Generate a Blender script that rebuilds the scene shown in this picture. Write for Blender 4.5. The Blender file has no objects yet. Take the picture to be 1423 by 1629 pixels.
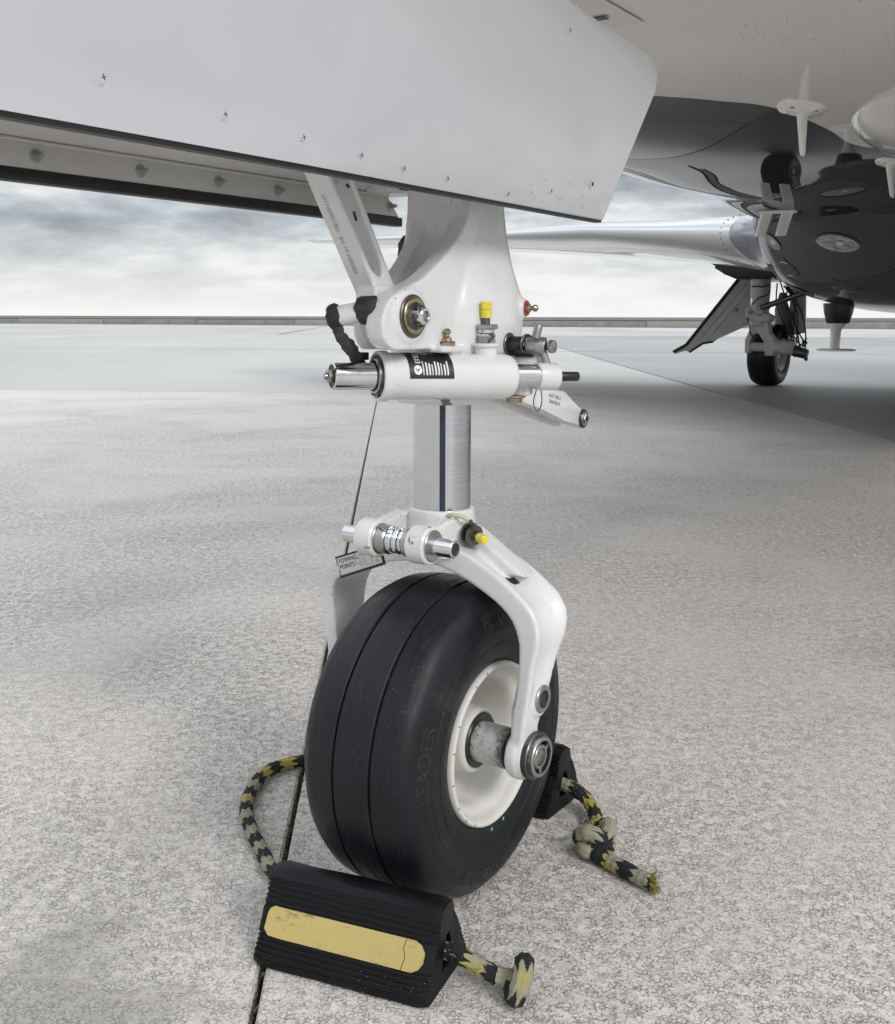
import bpy, bmesh, math, random
from mathutils import Vector, Matrix, noise
R = math.radians
random.seed(7)
scene = bpy.context.scene
COL = scene.collection

# ------------------------------------------------------------------ camera
YAW = 0.605                      # aircraft axis against the view direction
NX, NY = -0.0191, 1.4873         # nose wheel contact point
cam_d = bpy.data.cameras.new('camera'); cam = bpy.data.objects.new('camera', cam_d); COL.objects.link(cam)
cam.location = (0, 0, 0.8202)
cam_d.sensor_fit = 'HORIZONTAL'; cam_d.sensor_width = 36; cam_d.lens = 36*1700/1423
cam_d.clip_start = 0.05; cam_d.clip_end = 3000
pitch = math.atan((814.5-507)/1700)
cam.matrix_world = Matrix.Translation(cam.location) @ Matrix.Rotation(R(90)-pitch, 4, 'X') @ Matrix.Rotation(0.0035, 4, 'Z')
scene.camera = cam

# ------------------------------------------------------------------ light and exposure
SUN_EL, SUN_AZ = 31, 146         # azimuth clockwise from +Y
def make_world():
    w = bpy.data.worlds.new('World'); scene.world = w; w.use_nodes = True
    nt = w.node_tree; nt.nodes.clear(); N = nt.nodes.new; L = nt.links.new
    out = N('ShaderNodeOutputWorld')
    sky = N('ShaderNodeTexSky'); sky.sky_type = 'NISHITA'; sky.sun_disc = False
    sky.sun_elevation = R(SUN_EL); sky.sun_rotation = R(SUN_AZ)
    b1 = N('ShaderNodeBackground'); b1.inputs[1].default_value = 0.10; L(sky.outputs[0], b1.inputs[0])
    tc = N('ShaderNodeTexCoord'); sep = N('ShaderNodeSeparateXYZ'); L(tc.outputs['Generated'], sep.inputs[0])
    def math_(op, a, b=None, c=None, clamp=False):
        m = N('ShaderNodeMath'); m.operation = op; m.use_clamp = clamp
        for i, v in enumerate((a, b, c)):
            if v is None: continue
            if isinstance(v, (int, float)): m.inputs[i].default_value = v
            else: L(v, m.inputs[i])
        return m.outputs[0]
    zc = math_('MAXIMUM', sep.outputs[2], 0.0)
    den = math_('ADD', zc, 0.26)
    px = math_('DIVIDE', sep.outputs[0], den); py = math_('DIVIDE', sep.outputs[1], den)
    cmb = N('ShaderNodeCombineXYZ'); L(px, cmb.inputs[0]); L(py, cmb.inputs[1]); 
    mp = N('ShaderNodeMapping'); L(cmb.outputs[0], mp.inputs[0]); mp.inputs['Location'].default_value = (3.1, 1.7, 0); mp.inputs['Scale'].default_value = (1.0, 1.15, 1)
    n1 = N('ShaderNodeTexNoise'); n1.inputs['Scale'].default_value = 1.25; n1.inputs['Detail'].default_value = 5; n1.inputs['Roughness'].default_value = 0.55; n1.inputs['Distortion'].default_value = 0.12
    L(mp.outputs[0], n1.inputs['Vector'])
    n2 = N('ShaderNodeTexNoise'); n2.inputs['Scale'].default_value = 4.2; n2.inputs['Detail'].default_value = 6; n2.inputs['Roughness'].default_value = 0.6; n2.inputs['Distortion'].default_value = 0.2
    L(mp.outputs[0], n2.inputs['Vector'])
    s = math_('ADD', math_('MULTIPLY', n1.outputs[0], 0.66), math_('MULTIPLY', n2.outputs[0], 0.34))
    r = N('ShaderNodeValToRGB'); L(s, r.inputs[0]); e = r.color_ramp.elements
    e[0].position = 0.34; e[0].color = (0.86, 0.86, 0.85, 1)
    e[1].position = 0.625; e[1].color = (0.23, 0.25, 0.275, 1)
    x = r.color_ramp.elements.new(0.43); x.color = (0.72, 0.73, 0.73, 1)
    x = r.color_ramp.elements.new(0.52); x.color = (0.43, 0.465, 0.495, 1)
    # thicker air towards the horizon: clouds fade to white
    hz = N('ShaderNodeValToRGB'); L(zc, hz.inputs[0]); h = hz.color_ramp.elements
    h[0].position = 0.0; h[0].color = (1, 1, 1, 1); h[1].position = 0.085; h[1].color = (0, 0, 0, 1)
    x = hz.color_ramp.elements.new(0.04); x.color = (0.45, 0.45, 0.45, 1)
    mx = N('ShaderNodeMixRGB'); L(hz.outputs[0], mx.inputs[0]); L(r.outputs[0], mx.inputs[1]); mx.inputs[2].default_value = (0.95, 0.95, 0.945, 1)
    # overcast sky grows brighter towards the zenith
    st = math_('ADD', math_('MULTIPLY', math_('POWER', zc, 1.3), 1.9), 0.76)
    b2 = N('ShaderNodeBackground'); L(mx.outputs[0], b2.inputs[0]); L(st, b2.inputs[1])
    ms = N('ShaderNodeMixShader'); ms.inputs[0].default_value = 0.93; L(b1.outputs[0], ms.inputs[1]); L(b2.outputs[0], ms.inputs[2])
    L(ms.outputs[0], out.inputs[0])
make_world()
sun_d = bpy.data.lights.new('sun', 'SUN'); sun_d.energy = 1.15; sun_d.angle = R(15); sun_d.color = (1, 0.97, 0.93)
sun = bpy.data.objects.new('sun', sun_d); COL.objects.link(sun)
sd = Vector((math.sin(R(SUN_AZ))*math.cos(R(SUN_EL)), math.cos(R(SUN_AZ))*math.cos(R(SUN_EL)), math.sin(R(SUN_EL))))
sun.rotation_euler = sd.to_track_quat('Z', 'Y').to_euler()
scene.view_settings.view_transform = 'Standard'; scene.view_settings.look = 'None'
scene.view_settings.exposure = 0.46; scene.view_settings.gamma = 1.0
scene.view_settings.use_curve_mapping = False

# ------------------------------------------------------------------ materials
class Mat:
    def __init__(s, name, color=(.8, .8, .8), rough=.5, metal=0, coat=0, **k):
        s.m = bpy.data.materials.new(name); s.m.use_nodes = True; s.nt = s.m.node_tree
        s.b = s.nt.nodes['Principled BSDF']
        s.b.inputs['Base Color'].default_value = (*color, 1); s.b.inputs['Roughness'].default_value = rough
        s.b.inputs['Metallic'].default_value = metal; s.b.inputs['Coat Weight'].default_value = coat
        s.b.inputs['Coat Roughness'].default_value = k.get('cr', .03)
        if 'spec' in k: s.b.inputs['Specular IOR Level'].default_value = k['spec']
        s.tc = s.N('ShaderNodeTexCoord')
    def N(s, t): return s.nt.nodes.new(t)
    def L(s, a, b): s.nt.links.new(a, b)
    def map(s, scale=(1, 1, 1), coord='Object', loc=(0, 0, 0), rot=(0, 0, 0)):
        m = s.N('ShaderNodeMapping'); m.inputs['Scale'].default_value = scale; m.inputs['Location'].default_value = loc; m.inputs['Rotation'].default_value = rot
        s.L(s.tc.outputs[coord], m.inputs[0]); return m.outputs[0]
    def noise(s, scale, detail=4, rough=.55, vec=None, dist=0):
        n = s.N('ShaderNodeTexNoise'); n.inputs['Scale'].default_value = scale; n.inputs['Detail'].default_value = detail
        n.inputs['Roughness'].default_value = rough; n.inputs['Distortion'].default_value = dist
        s.L(vec or s.tc.outputs['Object'], n.inputs['Vector']); return n.outputs[0]
    def vor(s, scale, feature='F1', vec=None, out='Distance', rand=1):
        n = s.N('ShaderNodeTexVoronoi'); n.feature = feature; n.inputs['Scale'].default_value = scale; n.inputs['Randomness'].default_value = rand
        s.L(vec or s.tc.outputs['Object'], n.inputs['Vector']); return n.outputs[out]
    def ramp(s, v, stops):
        r = s.N('ShaderNodeValToRGB'); s.L(v, r.inputs[0]); e = r.color_ramp.elements
        for i, (p, c) in enumerate(stops):
            c = (c, c, c, 1) if isinstance(c, (int, float)) else (*c, 1)
            x = e[i] if i < 2 else e.new(p)
            x.position = p; x.color = c
        return r.outputs[0]
    def math(s, op, a, b=0.0, clamp=False):
        m = s.N('ShaderNodeMath'); m.operation = op; m.use_clamp = clamp
        for i, v in enumerate((a, b)):
            if isinstance(v, (int, float)): m.inputs[i].default_value = v
            else: s.L(v, m.inputs[i])
        return m.outputs[0]
    def mix(s, f, a, b, mode='MIX'):
        m = s.N('ShaderNodeMixRGB'); m.blend_type = mode
        for i, v in enumerate((f, a, b)):
            if isinstance(v, (int, float)): m.inputs[i].default_value = v if i == 0 else (v, v, v, 1)
            elif isinstance(v, tuple): m.inputs[i].default_value = (*v, 1)
            else: s.L(v, m.inputs[i])
        return m.outputs[0]
    def color(s, v): s.L(v, s.b.inputs['Base Color'])
    def rough(s, v): s.L(v, s.b.inputs['Roughness'])
    def bump(s, h, strength=.3, dist=.001):
        b = s.N('ShaderNodeBump'); b.inputs['Strength'].default_value = strength; b.inputs['Distance'].default_value = dist
        s.L(h, b.inputs['Height']); s.L(b.outputs[0], s.b.inputs['Normal'])

def paint(name, col, rough=.28, coat=.4, dirt=.10, speck=.0, chips=False, edge=False, dirtcol=(.25, .23, .20), sc=14):
    m = Mat(name, col, rough, 0, coat, cr=.08)
    n = m.noise(sc, 6, .6)
    c = m.mix(m.ramp(n, [(.35, 0.0), (.75, dirt)]), col, dirtcol)
    n2 = m.noise(sc*.25, 3)
    c = m.mix(m.ramp(n2, [(.3, .0), (.8, dirt*.8)]), c, tuple(x*.82 for x in col))
    if speck:
        v = m.vor(95); k = m.noise(9, 3)
        sp = m.math('MULTIPLY', m.ramp(v, [(.07, 1.0), (.12, 0.0)]), m.ramp(k, [(.54, 0.0), (.60, speck)]))
        c = m.mix(sp, c, (.04, .035, .03))
    if edge:
        g = m.N('ShaderNodeNewGeometry'); k = m.noise(70, 5, .75)
        w_ = m.math('MULTIPLY', m.ramp(g.outputs['Pointiness'], [(.545, 0.0), (.60, 1.0)]), m.ramp(k, [(.57, 0.0), (.60, .85)])); c = m.mix(w_, c, (.17, .16, .15))
        k2 = m.noise(5, 5, .7, vec=m.map((1, 1, .35))); c = m.mix(m.ramp(k2, [(.50, 0.0), (.72, .22)]), c, (.42, .39, .34))
    if chips:
        k = m.noise(55, 6, .7); c = m.mix(m.ramp(k, [(.60, 0.0), (.62, .9)]), c, (.12, .11, .10))
    m.color(c); m.rough(m.ramp(n, [(.3, rough*.8), (.8, rough*1.5)]))
    m.bump(m.noise(60, 3), .04, .002)
    return m.m
MW = paint('white_paint', (.69, .695, .70), speck=1.0, dirt=.14, edge=False)
MWC = paint('white_paint_casting', (.69, .695, .70), rough=.33, speck=1.0, dirt=.16, edge=True)
MWchip = paint('white_paint_chipped', (.74, .74, .73), chips=True, dirt=.3)
MDOOR = paint('door_paint', (.445, .45, .472), rough=.2, coat=.6, dirt=.10, sc=2.5)
MIN = paint('inner_door_paint', (.58, .57, .54), rough=.4, coat=.1, dirt=.22, sc=8)
MGEAR = paint('gear_grey_paint', (.55, .55, .54), rough=.4, coat=.1, dirt=.2, sc=6)
def brushed(name, col, rough=.2, stretch=(30, 30, 900), amp=.12):
    m = Mat(name, col, rough, 1)
    n = m.noise(1, 4, .6, vec=m.map(stretch))
    m.rough(m.ramp(n, [(.25, max(.03, rough-amp)), (.75, rough+amp)]))
    m.color(m.ramp(n, [(.2, tuple(x*.8 for x in col)), (.8, col)]))
    return m.m
MCHROME = brushed('chrome', (.72, .73, .75), .10, (60, 60, 60), .06)
MPIST = brushed('piston_chrome', (.60, .61, .63), .22, (12, 12, 500), .10)
MSTEEL = brushed('steel', (.42, .41, .40), .32, (90, 90, 90))
MDSTEEL = brushed('dark_steel', (.16, .155, .15), .38, (70, 70, 70))
MBRASS = brushed('brass', (.45, .36, .22), .35, (90, 90, 90))
MCAD = brushed('cadmium', (.40, .33, .22), .35, (90, 90, 90))
def rubber(name, col=(.016, .016, .018), rough=.5, speck=True, bump=.25, sc=400, spec=.5, band=False):
    m = Mat(name, col, rough, spec=spec)
    n = m.noise(14, 6, .65)
    c = m.mix(m.ramp(n, [(.4, 0.0), (.8, .55)]), col, tuple(x*2.3 for x in col))
    if speck:
        v = m.vor(170); k = m.noise(7, 3)
        sp = m.math('MULTIPLY', m.ramp(v, [(.07, 1.0), (.11, 0.0)]), m.ramp(k, [(.55, 0.0), (.62, .7)]))
        c = m.mix(sp, c, (.30, .27, .24))
    m.color(c); m.rough(m.ramp(n, [(.3, rough*.75), (.7, rough*1.25)]))
    if band:
        bn_ = m.noise(1, 5, .65, vec=m.map((170, 5, 5))); m.rough(m.ramp(m.math('MULTIPLY', m.math('ADD', bn_, n), .5), [(.36, rough*.62), (.62, rough*1.55)]))
        sc_ = m.noise(1, 6, .75, vec=m.map((90, 14, 14), loc=(3, 1, 2))); c = m.mix(m.ramp(sc_, [(.56, 0.0), (.74, .55)]), c, (.045, .041, .038)); m.color(c)
    m.bump(m.noise(sc, 3), bump, .0006)
    return m.m
MTYRE = rubber('tyre_rubber', (.006, .0065, .0095), .40, spec=.32, band=True)
MTYREW = rubber('tyre_sidewall_rubber', (.013, .0125, .0125), .5, spec=.4)
MCHOCK = rubber('chock_rubber', (.004, .004, .0055), .45, bump=.5, spec=.22)
MBLACK = Mat('black_plastic', (.012, .012, .012), .35).m
MSEAL = Mat('black_seal', (.012, .010, .011), .5).m
MRED = Mat('red_washer', (.35, .03, .02), .4).m
def yellow():
    m = Mat('yellow_plastic', (.75, .58, .03), .38)
    m.color(m.mix(m.ramp(m.noise(120, 4), [(.5, 0.0), (.8, .5)]), (.74, .60, .05), (.35, .28, .06))); return m.m
MYEL = yellow()
MGREEN = Mat('green_primer', (.10, .19, .07), .5).m
MTAPE = Mat('dark_tape', (.02, .018, .016), .55)
MTAPE.bump(MTAPE.noise(220, 5), .9, .003); MTAPE = MTAPE.m
MSLEEVE = Mat('braided_sleeve', (.05, .048, .042), .8)
MSLEEVE.bump(MSLEEVE.vor(600), .8, .001); MSLEEVE = MSLEEVE.m
MINK = Mat('ink', (.04, .04, .045), .5).m
MINKG = Mat('faded_ink', (.30, .30, .29), .5).m
MINKB = Mat('blue_ink', (.05, .12, .20), .5).m
MLBL = Mat('black_label', (.012, .012, .013), .35).m
MLBLW = Mat('label_white', (.72, .72, .72), .4).m
MLBLG = Mat('label_grey', (.60, .60, .58), .45).m
def worn_grey():
    m = Mat('worn_axle', (.5, .5, .5), .5, .2)
    n = m.noise(150, 7, .75)
    x = m.N('ShaderNodeSeparateXYZ'); m.L(m.tc.outputs['Object'], x.inputs[0])
    e = m.ramp(x.outputs[0], [(.074, .26), (.092, 0.0), (.116, 0.0), (.140, .33)])
    c = m.mix(m.ramp(m.math('ADD', n, e), [(.52, 0.0), (.72, .9)]), (.48, .48, .475), (.045, .04, .035))
    m.color(c); return m.m
MAXLE = worn_grey()
MRIM = paint('rim_paint', (.66, .645, .61), rough=.4, coat=.1, dirt=.3, sc=9, dirtcol=(.3, .27, .22))
MCREAM = paint('belly_cream_paint', (.50, .475, .445), rough=.12, coat=.8, dirt=.05, speck=.9, sc=3)
MBUMP = paint('antenna_white', (.70, .69, .66), rough=.25, dirt=.12)
MLENS = Mat('light_lens', (.5, .5, .5), .15, .6, 1)
MLENS.color(MLENS.ramp(MLENS.noise(22, 4, .6, dist=1.5), [(.40, (.50, .48, .45)), (.62, (.10, .095, .09))])); MLENS = MLENS.m
MWINGM = Mat('wing_silver', (.70, .71, .74), .16, .35, .6)
MWINGM.rough(MWINGM.ramp(MWINGM.noise(3, 4), [(.3, .12), (.7, .2)])); MWINGM = MWINGM.m
MCUFF = Mat('wing_cuff_paint', (.22, .23, .29), .12, .3, 1).m

def hull_mat():
    """two-tone livery: cream keel in front, glossy dark grey behind, border along a curve in aircraft coordinates"""
    m = Mat('hull_two_tone_paint', (.1, .1, .1), .07, 0, .8, cr=.015, spec=.0); m.b.inputs['Coat IOR'].default_value = 1.38
    x = m.N('ShaderNodeSeparateXYZ'); m.L(m.tc.outputs['Object'], x.inputs[0])
    t, s = x.outputs[0], x.outputs[1]
    # border: t_b(s)
    mr = m.N('ShaderNodeFloatCurve'); 
    q = m.math('DIVIDE', s, 4.0); m.L(q, mr.inputs['Value'])
    cu = mr.mapping.curves[0]
    pts = [(0, .0), (1.10/4, .02), (1.45/4, .34), (1.62/4, .50), (1.82/4, .62), (2.2/4, .65), (2.55/4, .64), (2.75/4, .80), (3.0/4, 1.0)]
    cu.points[0].location = pts[0]; cu.points[1].location = (1, 1)
    for p in pts[1:]: cu.points.new(*p)
    mr.mapping.update()
    tb = m.math('SUBTRACT', m.math('MULTIPLY', mr.outputs[0], .8), .64)   # 0->-.64 , .65->-.12 , 1->.16
    d = m.math('SUBTRACT', tb, t)
    far = m.math('GREATER_THAN', s, 3.0)
    dark = m.math('MAXIMUM', m.math('GREATER_THAN', d, 0.0), far)
    # nose in front is all cream
    dark = m.math('MULTIPLY', dark, m.math('GREATER_THAN', s, 1.12))
    v = m.vor(1, vec=m.map((55, 30, 40))); k = m.noise(3.0, 3)
    sp = m.math('MULTIPLY', m.ramp(v, [(.075, 1.0), (.12, 0.0)]), m.ramp(k, [(.43, 0.0), (.54, .85)]))
    cream = m.mix(sp, (.60, .58, .555), (.06, .05, .045))
    cream = m.mix(m.ramp(m.noise(1.6, 4), [(.4, 0.0), (.7, .12)]), cream, (.46, .45, .44))
    m.color(m.mix(dark, cream, (.030, .030, .033)))
    m.b.inputs['Roughness'].default_value = .12
    m.bump(m.noise(1, 4, .6, vec=m.map((9, 1.3, 9))), .045, .02)
    return m.m
MHULL = hull_mat()
MFAIR = Mat('fairing_dark_gloss', (.032, .031, .035), .12, 0, .8, cr=.012, spec=0); MFAIR.b.inputs['Coat IOR'].default_value = 1.38
MFAIR.bump(MFAIR.noise(1.3, 2), .03, .02); MFAIR = MFAIR.m

def concrete(name, base, rough_agg=True):
    m = Mat(name, base, .62)
    P = m.N('ShaderNodeNewGeometry').outputs['Position']
    def mp(sc): 
        k = m.N('ShaderNodeMapping'); k.inputs['Scale'].default_value = sc; m.L(P, k.inputs[0]); return k.outputs[0]
    if rough_agg:
        big = m.noise(.8, 5, .65, vec=P, dist=.6)
        fine = m.noise(210, 3, .75, vec=P)
        wz = m.N('ShaderNodeTexNoise'); wz.inputs['Scale'].default_value = 95; wz.inputs['Detail'].default_value = 2; m.L(P, wz.inputs['Vector'])
        ws = m.N('ShaderNodeVectorMath'); ws.operation = 'SCALE'; ws.inputs['Scale'].default_value = .012; m.L(wz.outputs['Color'], ws.inputs[0])
        wa = m.N('ShaderNodeVectorMath'); wa.operation = 'ADD'; m.L(P, wa.inputs[0]); m.L(ws.outputs[0], wa.inputs[1]); W = wa.outputs[0]
        c1 = m.vor(135, 'F1', vec=W, out='Color'); e1 = m.vor(135, 'DISTANCE_TO_EDGE', vec=W)
        v2 = m.N('ShaderNodeTexVoronoi'); v2.inputs['Scale'].default_value = 340; m.L(P, v2.inputs['Vector'])
        b1 = m.N('ShaderNodeSeparateXYZ'); m.L(c1, b1.inputs[0]); b2 = m.N('ShaderNodeSeparateXYZ'); m.L(v2.outputs['Color'], b2.inputs[0])
        med = m.noise(46, 4, .75, vec=P)
        agg = m.ramp(big, [(.40, .30), (.62, 1.0)])
        c = m.mix(m.ramp(fine, [(.30, 0.0), (.70, 1.0)]), tuple(x*.74 for x in base), tuple(x*1.16 for x in base))
        st = m.mix(b1.outputs[0], tuple(x*.66 for x in base), tuple(min(.9, x*1.40) for x in base))
        c = m.mix(m.math('MULTIPLY', agg, .6), c, st)
        c = m.mix(m.math('MULTIPLY', m.ramp(b1.outputs[1], [(.80, 0.0), (.86, 1.0)]), .30), c, (.46, .36, .29))
        c = m.mix(m.math('MULTIPLY', m.ramp(b2.outputs[0], [(.80, 0.0), (.90, 1.0)]), .38), c, (.72, .68, .63))
        c = m.mix(m.math('MULTIPLY', m.ramp(b2.outputs[1], [(.78, 0.0), (.88, 1.0)]), .45), c, (.15, .14, .13))
        pm = m.math('MULTIPLY', m.ramp(agg, [(.3, .35), (.95, 1.0)]), m.ramp(med, [(.46, 0.0), (.55, 1.0)]))
        cr = m.math('MULTIPLY', m.ramp(e1, [(.02, 1.0), (.13, 0.0)]), pm)
        c = m.mix(m.math('MULTIPLY', cr, .62), c, (.12, .106, .095))
        s1 = m.noise(.9, 4, .6, vec=mp((1, 1.4, 1)), dist=1.0)
        c = m.mix(m.ramp(s1, [(.50, 0.0), (.70, .34)]), c, (.27, .262, .258))
        s2 = m.noise(1.7, 4, .6, vec=mp((1.2, .8, 1)), dist=.4)
        c = m.mix(m.ramp(s2, [(.45, 0.0), (.75, .35)]), c, (.54, .49, .44))
        gm = m.N('ShaderNodeSeparateXYZ'); m.L(P, gm.inputs[0])   # damp, dirty corner of the left slab
        dd = m.math('ADD', m.math('ADD', m.math('ABSOLUTE', m.math('ADD', gm.outputs[0], .50)), m.math('ABSOLUTE', m.math('SUBTRACT', gm.outputs[1], 1.14))), m.math('MULTIPLY', m.noise(7, 5, .7, vec=P), .55))
        c = m.mix(m.ramp(dd, [(.36, .50), (.56, 0.0)]), c, m.mix(med, (.10, .095, .09), (.30, .28, .26)))
        m.color(c)
        h = m.math('SUBTRACT', m.math('ADD', m.math('MULTIPLY', fine, .5), m.math('MULTIPLY', b1.outputs[0], m.math('MULTIPLY', agg, .7))), m.math('MULTIPLY', cr, 1.4))
        m.bump(h, .8, .0022)
    else:
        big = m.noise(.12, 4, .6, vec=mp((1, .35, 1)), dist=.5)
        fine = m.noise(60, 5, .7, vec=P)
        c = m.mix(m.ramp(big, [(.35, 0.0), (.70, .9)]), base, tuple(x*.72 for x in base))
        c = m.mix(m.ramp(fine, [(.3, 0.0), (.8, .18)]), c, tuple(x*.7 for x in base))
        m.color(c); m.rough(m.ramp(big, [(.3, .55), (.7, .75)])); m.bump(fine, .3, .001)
    return m.m
MCON = concrete('rough_concrete', (.63, .592, .563))
MCONS = concrete('smooth_concrete', (.455, .447, .436), False)
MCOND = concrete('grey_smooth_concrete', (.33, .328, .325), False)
MTAR = Mat('joint_tar', (.018, .017, .016), .7)
MTAR.color(MTAR.mix(MTAR.ramp(MTAR.noise(30, 5), [(.56, 0.0), (.66, .7)]), (.016, .015, .014), (.06, .065, .03))); MTAR.bump(MTAR.noise(120, 4), .8, .004); MTAR = MTAR.m
def wallmat(name, a, b):
    m = Mat(name, a, .9); m.color(m.mix(m.ramp(m.noise(.8, 7, .7), [(.35, 0.0), (.7, 1.0)]), a, b)); return m.m
MWALL = wallmat('weathered_concrete', (.20, .195, .185), (.30, .29, .27))
MWALL2 = wallmat('barrier_pale_concrete', (.27, .26, .24), (.33, .315, .29))

def rope_mat():
    m = Mat('rope_fibre', (.3, .3, .2), .9)
    uv = m.N('ShaderNodeSeparateXYZ'); m.L(m.tc.outputs['UV'], uv.inputs[0])
    u, v = uv.outputs[0], uv.outputs[1]      # u: metres along, v: 0..1 round
    tri = m.math('PINGPONG', m.math('MULTIPLY', v, 12.0), 1.0)
    n = m.noise(110, 4)
    p = m.math('FRACT', m.math('ADD', m.math('ADD', m.math('DIVIDE', u, .058), m.math('MULTIPLY', tri, .20)), m.math('MULTIPLY', n, .26)))
    band = m.ramp(p, [(.49, 0.0), (.51, 1.0)])
    fib = m.noise(1, 5, .7, vec=m.map((60, 900, 900), 'UV'))
    lt = m.mix(m.ramp(m.noise(9, 2), [(.50, 0.0), (.58, 1.0)]), (.36, .345, .245), (.50, .42, .05))
    lt = m.mix(m.ramp(fib, [(.35, 0.0), (.65, .65)]), lt, (.11, .11, .075))
    m.color(m.mix(band, (.010, .011, .014), lt)); m.bump(m.noise(700, 4, .7), .9, .0012)
    return m.m
MROPE = rope_mat()
def strip_mat():
    m = Mat('yellow_strip', (.6, .47, .18), .4)
    n = m.noise(1, 6, .75, vec=m.map((28, 120, 50), rot=(0, 0, .8)))
    c = m.mix(m.ramp(n, [(.56, 0.0), (.66, .75)]), (.47, .365, .125), (.10, .08, .05))
    c = m.mix(m.ramp(m.noise(9, 5), [(.4, 0.0), (.8, .35)]), c, (.34, .27, .12))
    m.color(c); return m.m
MSTRIP = strip_mat()

# ------------------------------------------------------------------ mesh helpers
def finish(bm, name, mat, parent=None, smooth=True, ang=38, loc=None, mats=None):
    bmesh.ops.recalc_face_normals(bm, faces=bm.faces)
    for f in bm.faces: f.smooth = smooth
    if smooth:
        ca = R(ang)
        for e in bm.edges:
            if len(e.link_faces) == 2 and e.calc_face_angle(0) > ca: e.smooth = False
    me = bpy.data.meshes.new(name); bm.to_mesh(me); bm.free()
    for mm in (mats or [mat]): me.materials.append(mm)
    o = bpy.data.objects.new(name, me); COL.objects.link(o)
    if parent: o.parent = parent
    if loc: o.location = loc
    return o
def frame(d):
    d = Vector(d).normalized(); u = Vector((0, 0, 1)) if abs(d.z) < .9 else Vector((1, 0, 0))
    a = d.cross(u).normalized(); b = a.cross(d).normalized(); return d, a, b
def lathe(bm, p, d, prof, seg=32, ph=0, closed=False, mi=0):
    """prof: list of (distance along d, radius); radius 0 ends close"""
    d, a, b = frame(d); p = Vector(p); rings = []
    for (t, r) in prof:
        if r <= 1e-6: rings.append([bm.verts.new(p+d*t)])
        else: rings.append([bm.verts.new(p+d*t+(a*math.cos(2*math.pi*k/seg+ph)+b*math.sin(2*math.pi*k/seg+ph))*r) for k in range(seg)])
    prs = list(zip(rings, rings[1:]))
    if closed: prs.append((rings[-1], rings[0]))
    for A, B in prs:
        for k in range(seg):
            k2 = (k+1) % seg
            vs = ([A[0]] if len(A) == 1 else [A[k], A[k2]]) + ([B[0]] if len(B) == 1 else [B[k2], B[k]])
            if len(vs) >= 3:
                try: bm.faces.new(vs).material_index = mi
                except ValueError: pass
    return rings
def rod(bm, p0, p1, r, seg=24, r1=None, bev=.0):
    p0, p1 = Vector(p0), Vector(p1); L = (p1-p0).length; r1 = r if r1 is None else r1
    if bev: pr = [(0, 0), (0, r-bev), (bev*.3, r-bev*.3), (bev, r), (L-bev, r1), (L-bev*.3, r1-bev*.3), (L, r1-bev), (L, 0)]
    else: pr = [(0, 0), (0, r), (L, r1), (L, 0)]
    lathe(bm, p0, p1-p0, pr, seg)
def pipe(bm, p0, d, L, ro, ri, seg=32, bev=.001):
    lathe(bm, p0, d, [(0, ri), (0, ro-bev), (bev, ro), (L-bev, ro), (L, ro-bev), (L, ri)], seg, closed=True)
def hexnut(bm, p, d, r, L, ri=0):
    if ri: lathe(bm, p, d, [(0, ri), (0, r), (L, r), (L, ri)], 6, closed=True)
    else: lathe(bm, p, d, [(0, 0), (0, r*.93), (L*.12, r), (L*.88, r), (L, r*.93), (L, 0)], 6)
def box(bm, c, s, rot=None, bev=0):
    r = bmesh.ops.create_cube(bm, size=1)['verts']
    M = Matrix.Translation(c) @ (rot.to_4x4() if rot else Matrix()) @ Matrix.Diagonal((*s, 1))
    bmesh.ops.transform(bm, verts=r, matrix=M)
    if bev:
        es = list({e for v in r for e in v.link_edges}); bmesh.ops.bevel(bm, geom=es, offset=bev, segments=2, affect='EDGES', profile=.5)
def extr(bm, pts, fn, t0, t1, bev=0, seg=2):
    """extrude 2-D outline pts (u,v); fn(u,v,w)->xyz ; from w=t0 to t1"""
    A = [bm.verts.new(fn(u, v, t0)) for u, v in pts]; B = [bm.verts.new(fn(u, v, t1)) for u, v in pts]; n = len(pts)
    f1 = bm.faces.new(A); f2 = bm.faces.new(B[::-1]); sides = []
    for i in range(n): sides.append(bm.faces.new((A[i], B[i], B[(i+1) % n], A[(i+1) % n])))
    if bev:
        es = list(f1.edges)+list(f2.edges)
        bmesh.ops.bevel(bm, geom=es, offset=bev, segments=seg, affect='EDGES', profile=.5)
def loft(bm, rings, cap=True, closed=False):
    V = [[bm.verts.new(p) for p in r] for r in rings]; n = len(V[0])
    prs = list(zip(V, V[1:])) + ([(V[-1], V[0])] if closed else [])
    for A, B in prs:
        for i in range(n): bm.faces.new((A[i], A[(i+1) % n], B[(i+1) % n], B[i]))
    if cap and not closed: bm.faces.new(V[0][::-1]); bm.faces.new(V[-1])
def catmull(P, n, closed=False):
    P = [Vector(p) for p in P]; out = []; m = len(P)
    rng = range(m if closed else m-1)
    for i in rng:
        g = (lambda k: P[k % m]) if closed else (lambda k: P[max(0, min(m-1, k))])
        p0, p1, p2, p3 = g(i-1), g(i), g(i+1), g(i+2)
        for j in range(n):
            t = j/n
            out.append(.5*((2*p1)+(p2-p0)*t+(2*p0-5*p1+4*p2-p3)*t*t+(3*p1-p0-3*p2+p3)*t**3))
    if not closed: out.append(P[-1])
    return out
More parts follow.
